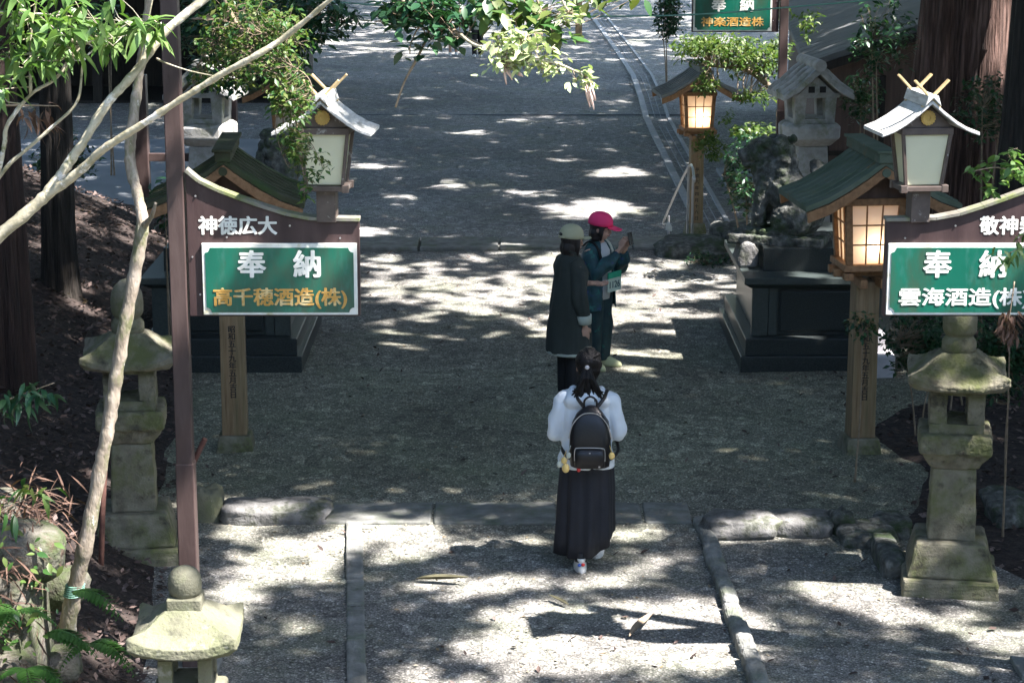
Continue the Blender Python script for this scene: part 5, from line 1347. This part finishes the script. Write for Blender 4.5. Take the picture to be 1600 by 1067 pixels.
# -- ferns, ivy and dead twigs on the broken wall
rng = np.random.default_rng(71)
def fern(px, py, D, L, ang, label, n=5):
    b = P(px, py, D); t = thing("fern", b, label, "fern", "ferns growing on the broken wall")
    O, X, U, S = [], [], [], []; m = MB()
    for i in range(n):
        a = ang + rng.uniform(-.9, .9); d = np.array((math.cos(a), rng.uniform(-.5, .1), 0)); d /= np.linalg.norm(d); l = L * rng.uniform(.7, 1.1)
        pts = [d * l * s + np.array((0, 0, l * (.55 * s - .95 * s * s))) for s in np.linspace(0, 1, 14)]
        m.tube([tuple(p) for p in pts], [.003] * 10 + [.002] * 3 + [.001], 5)
        for k in range(1, 14):
            w = np.cross(d, (0, 0, 1.0))
            for s in (-1, 1):
                O.append(pts[k]); X.append(w * s + d * .35 + np.array((0, 0, -.15))); U.append((0, 0, 1)); S.append(l * .27 * math.sin(PI * (k / 14) ** .75) + .012)
    V, F = instances(leaf_template(.17, .1, 3), O, X, U, S)
    link("fronds", np_mesh("fronds", V, F, True), M['fern'], t)
    m.build("stem", M['fern'], t)
fern(112, 925, 11.3, .30, -.5, "single long fern frond arching right beside the thin trunk's foot", 3)
fern(70, 990, 11.0, .26, .2, "bushy fern on the broken wall's right edge", 8)
fern(25, 955, 10.9, .24, 1.5, "pale fern tuft in the middle of the broken wall", 8)
fern(140, 1005, 11.4, .28, -.9, "grassy fern drooping below the thin trunk's foot", 5)
fern(40, 1045, 10.7, .22, .8, "fern at the bottom edge of the broken wall", 8)
def scatter_obj(name, label, cat, O, X, U, S, tmpl, mat, kind='stuff', group=None):
    V, F = instances(tmpl, O, X, U, S)
    o = link(name, np_mesh(name, V, F, True), mat); tag(o, kind=kind); return o
n = 1500; O = []; 
for i in range(n):
    x = rng.uniform(-3.6, -2.52); y = rng.uniform(10.75, 12.2); O.append((x, y, 1.42 + .08 * rng.normal() - 1.4 * max(0, (11.25 - y)) * rng.random() * 1.6))
a = rng.uniform(0, 2 * PI, n); 
scatter_obj("dead_twigs", None, None, np.array(O), np.stack([np.cos(a), np.sin(a) * .6, rng.normal(-.25, .35, n)], 1), np.stack([rng.normal(0, .5, n), rng.normal(0, .5, n), np.ones(n)], 1), rng.uniform(.06, .2, n), leaf_template(.035, .25, 3), M['deadtwig'])
n = 260; O = np.stack([rng.uniform(-3.5, -2.4, n), rng.uniform(10.7, 11.3, n), rng.uniform(.4, 1.55, n)], 1); a = rng.uniform(0, 2 * PI, n)
scatter_obj("ground_ivy", None, None, O, np.stack([np.cos(a), -.6 + np.sin(a) * .4, rng.normal(-.3, .3, n)], 1), np.stack([rng.normal(0, .3, n), -np.ones(n) * .7, np.ones(n)], 1), rng.uniform(.03, .075, n), OVAL, M['leafmid'])

# -- fallen leaves on the bank and on the gravel
rng = np.random.default_rng(81)
n = 44000
x = -2.0 - rng.random(n) ** 1.2 * 7; y = 9 + rng.random(n) ** 1.15 * 26
k = bank_z(x, y) - np.interp(y, [28.25, 30.3], [0, -1.0]) > .015; x, y = x[k], y[k]; n = len(x); a = rng.uniform(0, 2 * PI, n)
scatter_obj("fallen_leaves", None, None, np.stack([x, y, bank_z(x, y) - .03 + rng.random(n) * .04], 1), np.stack([np.cos(a), np.sin(a), rng.normal(0, .35, n)], 1), np.stack([rng.normal(0, .4, n), rng.normal(0, .4, n), np.ones(n)], 1), rng.uniform(.02, .085, n), DIAMOND, M['fallen'])
n = 14000
x = rng.uniform(2.6, 9, n); y = rng.uniform(12, 34, n); a = rng.uniform(0, 2 * PI, n); z = np.maximum(right_soil(x, y), ground_z(x, y)); kk = right_soil(x, y) > ground_z(x, y) - .004; kk |= rng.random(len(x)) < .12; x, y, z, a = x[kk], y[kk], z[kk], a[kk]; n = len(x)
scatter_obj("fallen_leaves", None, None, np.stack([x, y, z + .005 + rng.random(n) * .02], 1), np.stack([np.cos(a), np.sin(a), rng.normal(0, .3, n)], 1), np.stack([rng.normal(0, .4, n), rng.normal(0, .4, n), np.ones(n)], 1), rng.uniform(.03, .09, n), DIAMOND, M['fallen'])
n = 21000
y = 12 + rng.random(n) ** 1.5 * 66; x = rng.uniform(-1, 1, n) * (2.7 + .06 * (y - 12)); a = rng.uniform(0, 2 * PI, n)
scatter_obj("leaf_bits", None, None, np.stack([x, y, ground_z(x, y) + .004 + rng.random(n) * .008], 1), np.stack([np.cos(a), np.sin(a), rng.normal(0, .12, n)], 1), np.stack([rng.normal(0, .2, n), rng.normal(0, .2, n), np.ones(n)], 1), rng.uniform(.008, .036, n) * (1 + .014 * y), DIAMOND, M['chips'])
M['litterstrip'] = pmat("dry_bark_strip", [(.07, .065, .035), (.13, .12, .07)], 12, .9, bmp=.4)
n = 260; y = 12 + rng.random(n) ** 1.4 * 17; x = rng.uniform(-2.6, 3.0, n); a = rng.uniform(0, 2 * PI, n)
scatter_obj("fallen_leaves", None, None, np.stack([x, y, ground_z(x, y) + .006], 1), np.stack([np.cos(a), np.sin(a), rng.normal(.1, .2, n)], 1), np.stack([rng.normal(0, .3, n), rng.normal(0, .3, n), np.ones(n)], 1), rng.uniform(.035, .075, n), leaf_template(.2, -.25, 4, .3), M['fallen'])
def palm_sheath(px, py, L, rz, label, mat):
    g = G(px, py, 0); V, F = leaf_template(.075, -.10, 8, .5); V = V.copy(); V[:, 0] = (V[:, 0] - .5) * L; V[:, 1:] *= L; 
    o = link("fallen_bark", np_mesh("fallen_bark", V, F, True), M[mat]); o.location = (g.x, g.y, .03); o.rotation_euler = (0, 0, rz); tag(o, label, "bark strip")
palm_sheath(692, 913, .40, -.2, "olive dry bark strip lying in the shaded near gravel", 'litterstrip')
palm_sheath(1003, 985, .42, 1.1, "pale dry bark strip lying in sunlit gravel near the bottom", 'twig')
palm_sheath(872, 945, .22, 2.3, "small brown bark scrap in the near gravel's centre", 'litterstrip')

# ================================================================== CROWNS: unseen leaves high above, their gaps shaped to dapple the light
KX, KY = SUN.x / SUN.z, SUN.y / SUN.z
# sun patches, as ellipses on the ground seen in the photograph (px, py, rx, ry, weight)
SPOTS = [(440, 885, 95, 42, 1), (380, 935, 55, 45, .9), (520, 850, 60, 30, 1), (390, 815, 70, 10, .6), (360, 840, 40, 14, .5), (640, 845, 62, 34, 1), (725, 855, 38, 18, .9), (790, 905, 60, 40, .8), (830, 880, 60, 16, .6), (815, 1015, 75, 42, .9), (760, 1010, 60, 30, .6), (930, 912, 70, 22, .9), (1010, 835, 60, 16, .9), (1020, 890, 60, 22, .8), (910, 1050, 105, 22, .9), (620, 1040, 70, 25, .45), (560, 820, 18, 24, .9),
         (1185, 835, 45, 14, .9), (1330, 930, 34, 15, .9), (1280, 865, 55, 7, .8), (1170, 900, 50, 14, .5), (1420, 960, 40, 13, .7), (1500, 975, 40, 13, .8), (1560, 1000, 60, 24, .8), (1180, 1045, 25, 22, .8), (1520, 1040, 70, 20, .8), (1100, 900, 40, 20, .5),
         (780, 460, 190, 36, .42), (980, 440, 110, 34, .5), (640, 440, 80, 34, .42), (1060, 470, 80, 32, .42), (880, 500, 200, 26, .28), (1080, 520, 70, 14, .35), (870, 415, 60, 20, .4), (730, 515, 70, 16, .3), (960, 395, 70, 8, .5), (590, 470, 40, 14, .5),
         (915, 328, 85, 19, 1), (965, 270, 48, 8, .9), (560, 362, 55, 14, 1), (880, 187, 85, 9, .8), (1000, 195, 40, 8, .6), (690, 185, 28, 5, .7), (720, 205, 45, 9, .7), (790, 192, 40, 10, .8), (590, 258, 35, 7, .7), (650, 152, 18, 4, .8), (820, 300, 60, 12, .4), (700, 290, 50, 8, .35), (930, 240, 60, 8, .4), (1040, 192, 20, 7, .8), (960, 160, 60, 6, .5), (860, 210, 40, 8, .5),
         (555, 35, 32, 8, .9), (600, 45, 35, 6, .8), (640, 92, 40, 6, .5), (850, 38, 60, 8, .8), (1030, 55, 14, 4, .9), (920, 90, 40, 6, .6), (700, 8, 100, 8, .7), (480, 30, 40, 8, .7), (1000, 130, 25, 8, .4), (1100, 30, 40, 10, .6), (740, 60, 40, 6, .5),
         (175, 420, 30, 14, .8), (160, 375, 35, 26, .55), (60, 380, 14, 14, .5), (80, 740, 40, 24, .55), (25, 700, 20, 10, .4), (180, 950, 30, 14, .6), (110, 1000, 18, 22, .7), (1375, 600, 20, 12, .6), (1470, 470, 40, 12, .4), (1420, 560, 40, 14, .35)]
# sun on (positive) or shade over (negative) standing things: px, py, distance, radius in metres, weight
LIT3 = [(1470, 400, 13, .55, 1), (1560, 330, 13, .4, .8), (1440, 175, 13, .42, 1), (1555, 592, 14.1, .15, .9), (1548, 690, 14.1, .10, .9), (1480, 830, 14.0, .14, .35), (355, 970, 10.5, .03, .8), (345, 1050, 10.5, .12, .9), (1280, 110, 27, .5, .8), (1250, 205, 26.9, .3, .5), (320, 205, 26.9, .35, .8), (320, 110, 27, .35, .5), (830, 85, 8.1, .6, 1.3), (890, 110, 8.1, .4, 1.3), (885, 10, 8.2, .15, .9), (1490, 70, 25.5, .6, .6), (1480, 200, 25.5, .3, .5), (290, 850, 13, .30, .75), (188, 560, 11.8, .14, .7), (215, 380, 11.8, .12, .5), (120, 890, 11.85, .2, .5), (1381, 570, 20.8, .2, .9), (1235, 515, 20.97, .28, .36), (1270, 428, 21, .3, .36), (1155, 420, 21.6, .2, .6), (505, 180, 13, .3, .28), (540, 345, 13, .12, .8), (385, 310, 13, .06, .8), (1135, 80, 30.2, .9, .55), (1175, 160, 30.2, .5, .4), (130, 220, 8.7, .5, .45), (300, 130, 8.5, .3, .3), (390, 60, 12.4, .5, .35), (460, 200, 12.2, .3, .35), (90, 60, 8.85, .7, .28), (1300, 60, 40, .9, .33), (60, 900, 11, .4, .28), (1310, 165, 27, .3, .2), (200, 580, 14.8, .3, .28), (232, 760, 14.9, .14, .6), (912, 590, 14.9, .08, .5),
        (440, 430, 13, .6, -.45), (915, 665, 14.85, .42, -1), (915, 790, 15, .4, -.7), (890, 460, 20.1, .75, -1), (938, 440, 21.1, .7, -1), (890, 370, 20.1, .3, -1), (925, 350, 21.1, .3, -1), (1350, 380, 17.8, .55, -1), (1350, 560, 17.9, .5, -.8), (380, 600, 18, .5, -.8), (395, 270, 18, .55, -.7), (1390, 590, 14.2, .3, -.3), (1195, 300, 21.8, .5, -.35), (360, 560, 21, .9, -.7), (1090, 180, 34, .8, -.6)]
L3 = []
for (px, py, D, r, w) in LIT3:
    p = P(px, py, D); L3.append((p.x - KX * p.z, p.y - KY * p.z, r + (.14 if w > 0 else 0), w * (1.2 if w > 0 else 1)))
def litness(qx, qy):
    """positive where a sunbeam should come through to the point q of the plane z = 0"""
    far = qy > 29
    gx = np.where(far, qx - KX, qx); gy = np.where(far, qy - KY, qy); gz = np.where(far, -1.0, 0.0)
    px, py = project(gx, gy, gz)
    n = .4 * noise2(gx * 2.1, gy * 2.1) + .6 * noise2(gx * 5.2 + 31, gy * 5.2)
    zc = np.clip((py - 380) / 12, 0, 1) * np.clip((600 - py) / 30, 0, 1)
    n = n + zc * (.30 * (noise2(gx * 8.5 + 5, gy * 8.5) - .5) - .04)
    T = np.full(qx.shape, .80)
    inside = (px > -300) & (px < 1900)
    wob = 60 * (noise2(gx * 1.1 + 7, gy * 1.1) - .5)
    near_T = np.where(px > 1180, .745, .745)
    prof = np.interp(py + wob * .6, [0, 375, 392, 520, 590, 780, 806, 1100], [.90, .89, .60, .615, .88, .88, .62, .62])
    prof = np.where(py > 800, near_T + .2 * np.clip((812 - py) / 12, 0, 1), prof)
    side = np.clip((np.abs(px + wob - 850) - 270) / 60, 0, 1)
    T = np.where(inside, np.where((py < 600) & (py > 380), prof * (1 - side) + .78 * side, prof), T)
    e = np.zeros(qx.shape)
    for (cx, cy, rx, ry, w) in SPOTS:
        w = w * (.55 if cy < 215 and cy > 60 else (.66 if cy <= 60 else 1)); rx, ry = (rx * .87, ry * .86) if cy > 800 else (rx, ry)
        e = np.maximum(e, w * np.clip(1.25 - ((px - cx) / rx) ** 2 - ((py - cy) / ry) ** 2, 0, 1))
    T = T - np.where(py < 378, .46, .44) * e
    for (x, y, r, w) in L3:
        b = np.clip(1.2 - ((qx - x) ** 2 + (qy - y) ** 2) / (r * r), 0, 1) * w
        T = T - np.where(b > 0, .5 * b, .7 * b)
    return n - T
TRUNKS = [(cedar, 5.4, 26), (rdark, 4.7, 20), (off1, 8.6, 14), (off2, 13.6, 44)]
crown_parts = {0: [], 1: [], 2: [], 3: []}
rng = np.random.default_rng(91)
def fill(x0, x1, y0, y1, size, cover, margin, z0=8.5, z1=15.0, guard=True):
    n = int((x1 - x0) * (y1 - y0) * cover / (size * size * .36))
    qx = rng.uniform(x0, x1, n); qy = rng.uniform(y0, y1, n)
    if guard:
        k = litness(qx, qy) < -.004
        if margin:
            for a in range(8): k &= litness(qx + margin * math.cos(a * PI / 4), qy + margin * math.sin(a * PI / 4)) < -.004
            if margin > .2:
                for a in range(5): k &= litness(qx + margin * .5 * math.cos(a * PI / 2.5), qy + margin * .5 * math.sin(a * PI / 2.5)) < -.004
        else: k |= rng.random(n) < .015
        qx, qy = qx[k], qy[k]; n = len(qx)
    z = rng.uniform(z0, z1, n)
    a = rng.uniform(0, 2 * PI, n)
    O = np.stack([qx + KX * z, qy + KY * z, z], 1)
    X = np.stack([np.cos(a), np.sin(a), rng.normal(0, .25, n)], 1); O = O - X * size * .4
    U = np.stack([rng.normal(.35, .35, n), rng.normal(-.1, .35, n), np.ones(n)], 1)
    s = size * rng.uniform(.8, 1.25, n)
    d = np.stack([(O[:, 0] - tx) ** 2 + (O[:, 1] - ty) ** 2 for (_, tx, ty) in TRUNKS], 1).argmin(1)
    for j in range(4):
        w = d == j
        if w.any(): crown_parts[j].append((O[w], X[w], U[w], s[w]))
fill(-8, 8, 8.6, 30, .62, 3.2, .34)
fill(-5.5, 5.5, 8.6, 30, .22, 3.0, .07)
fill(-3.6, 4.6, 18.6, 28.6, .15, 2.4, .025)
fill(-11, 12, 30, 62, .75, 3.2, .42)
fill(-7, 8, 30, 62, .30, 2.6, .08)
fill(-26, 18, 62, 110, 1.2, 2.2, .6)
fill(-26, -8, 8.6, 62, 1.2, 2.4, 0, guard=False)
fill(8, 16, 8.6, 62, 1.2, 1.8, 0, guard=False)
for j, (t, tx, ty) in enumerate(TRUNKS):
    if not crown_parts[j]: continue
    O, X, U, s = (np.concatenate([c[i] for c in crown_parts[j]]) for i in range(4))
    V, F = instances(SPRIG, O - np.array(t.location), X, U, s)
    link("crown", np_mesh("crown", V, F), M['canopy'], t)
    m = MB(); rb = random.Random(j)
    for i in range(9):
        e = O[rb.randrange(len(O))] - np.array(t.location); z = max(6.5 , e[2] - rb.uniform(.5, 2.5))
        h = math.hypot(e[0], e[1]); e = e * min(1, 2.6 / h); m.tube([(0.1, 0, z - 1), (e[0] * .5, e[1] * .5, z - .2), (e[0], e[1], z)], [.05, .03, .01], 6)
    m.build("limbs", M['bark'], t, smooth=True)

# ================================================================== the surrounding wood: leaf walls added left, right and behind to cut skylight
rng = np.random.default_rng(95)
parts = []
def wood(n, f, z0, z1, size):
    u = rng.random(n); x, y = f(u); z = z0 + (z1 - z0) * rng.random(n)
    a = rng.uniform(0, 2 * PI, n)
    parts.append(instances(SPRIG, np.stack([x + rng.normal(0, .7, n), y + rng.normal(0, .7, n), z], 1), np.stack([np.cos(a), np.sin(a), rng.normal(-.2, .4, n)], 1), np.stack([rng.normal(0, .6, n), rng.normal(0, .6, n), np.ones(n)], 1), size * rng.uniform(.7, 1.3, n)))
wood(3200, lambda u: (np.interp(u, [0, .6, 1], [-7.6, -8.6, -14.5]), -6 + u * 48), .4, 12, 1.1)
wood(2600, lambda u: (np.interp(u, [0, .6, 1], [7.8, 8.6, 14.0]), -6 + u * 44), -.4, 6.2, 1.1)
wood(1800, lambda u: (-9 + 18 * u, -7 + 0 * u), 0, 11, 1.2)
wood(1500, lambda u: (np.interp(u, [0, 1], [-15, -9]), 46 + u * 60), -1, 10, 1.6)
V, F = merge(*parts)
tag(link("forest", np_mesh("forest", V, F), M['canopy']), kind="stuff")
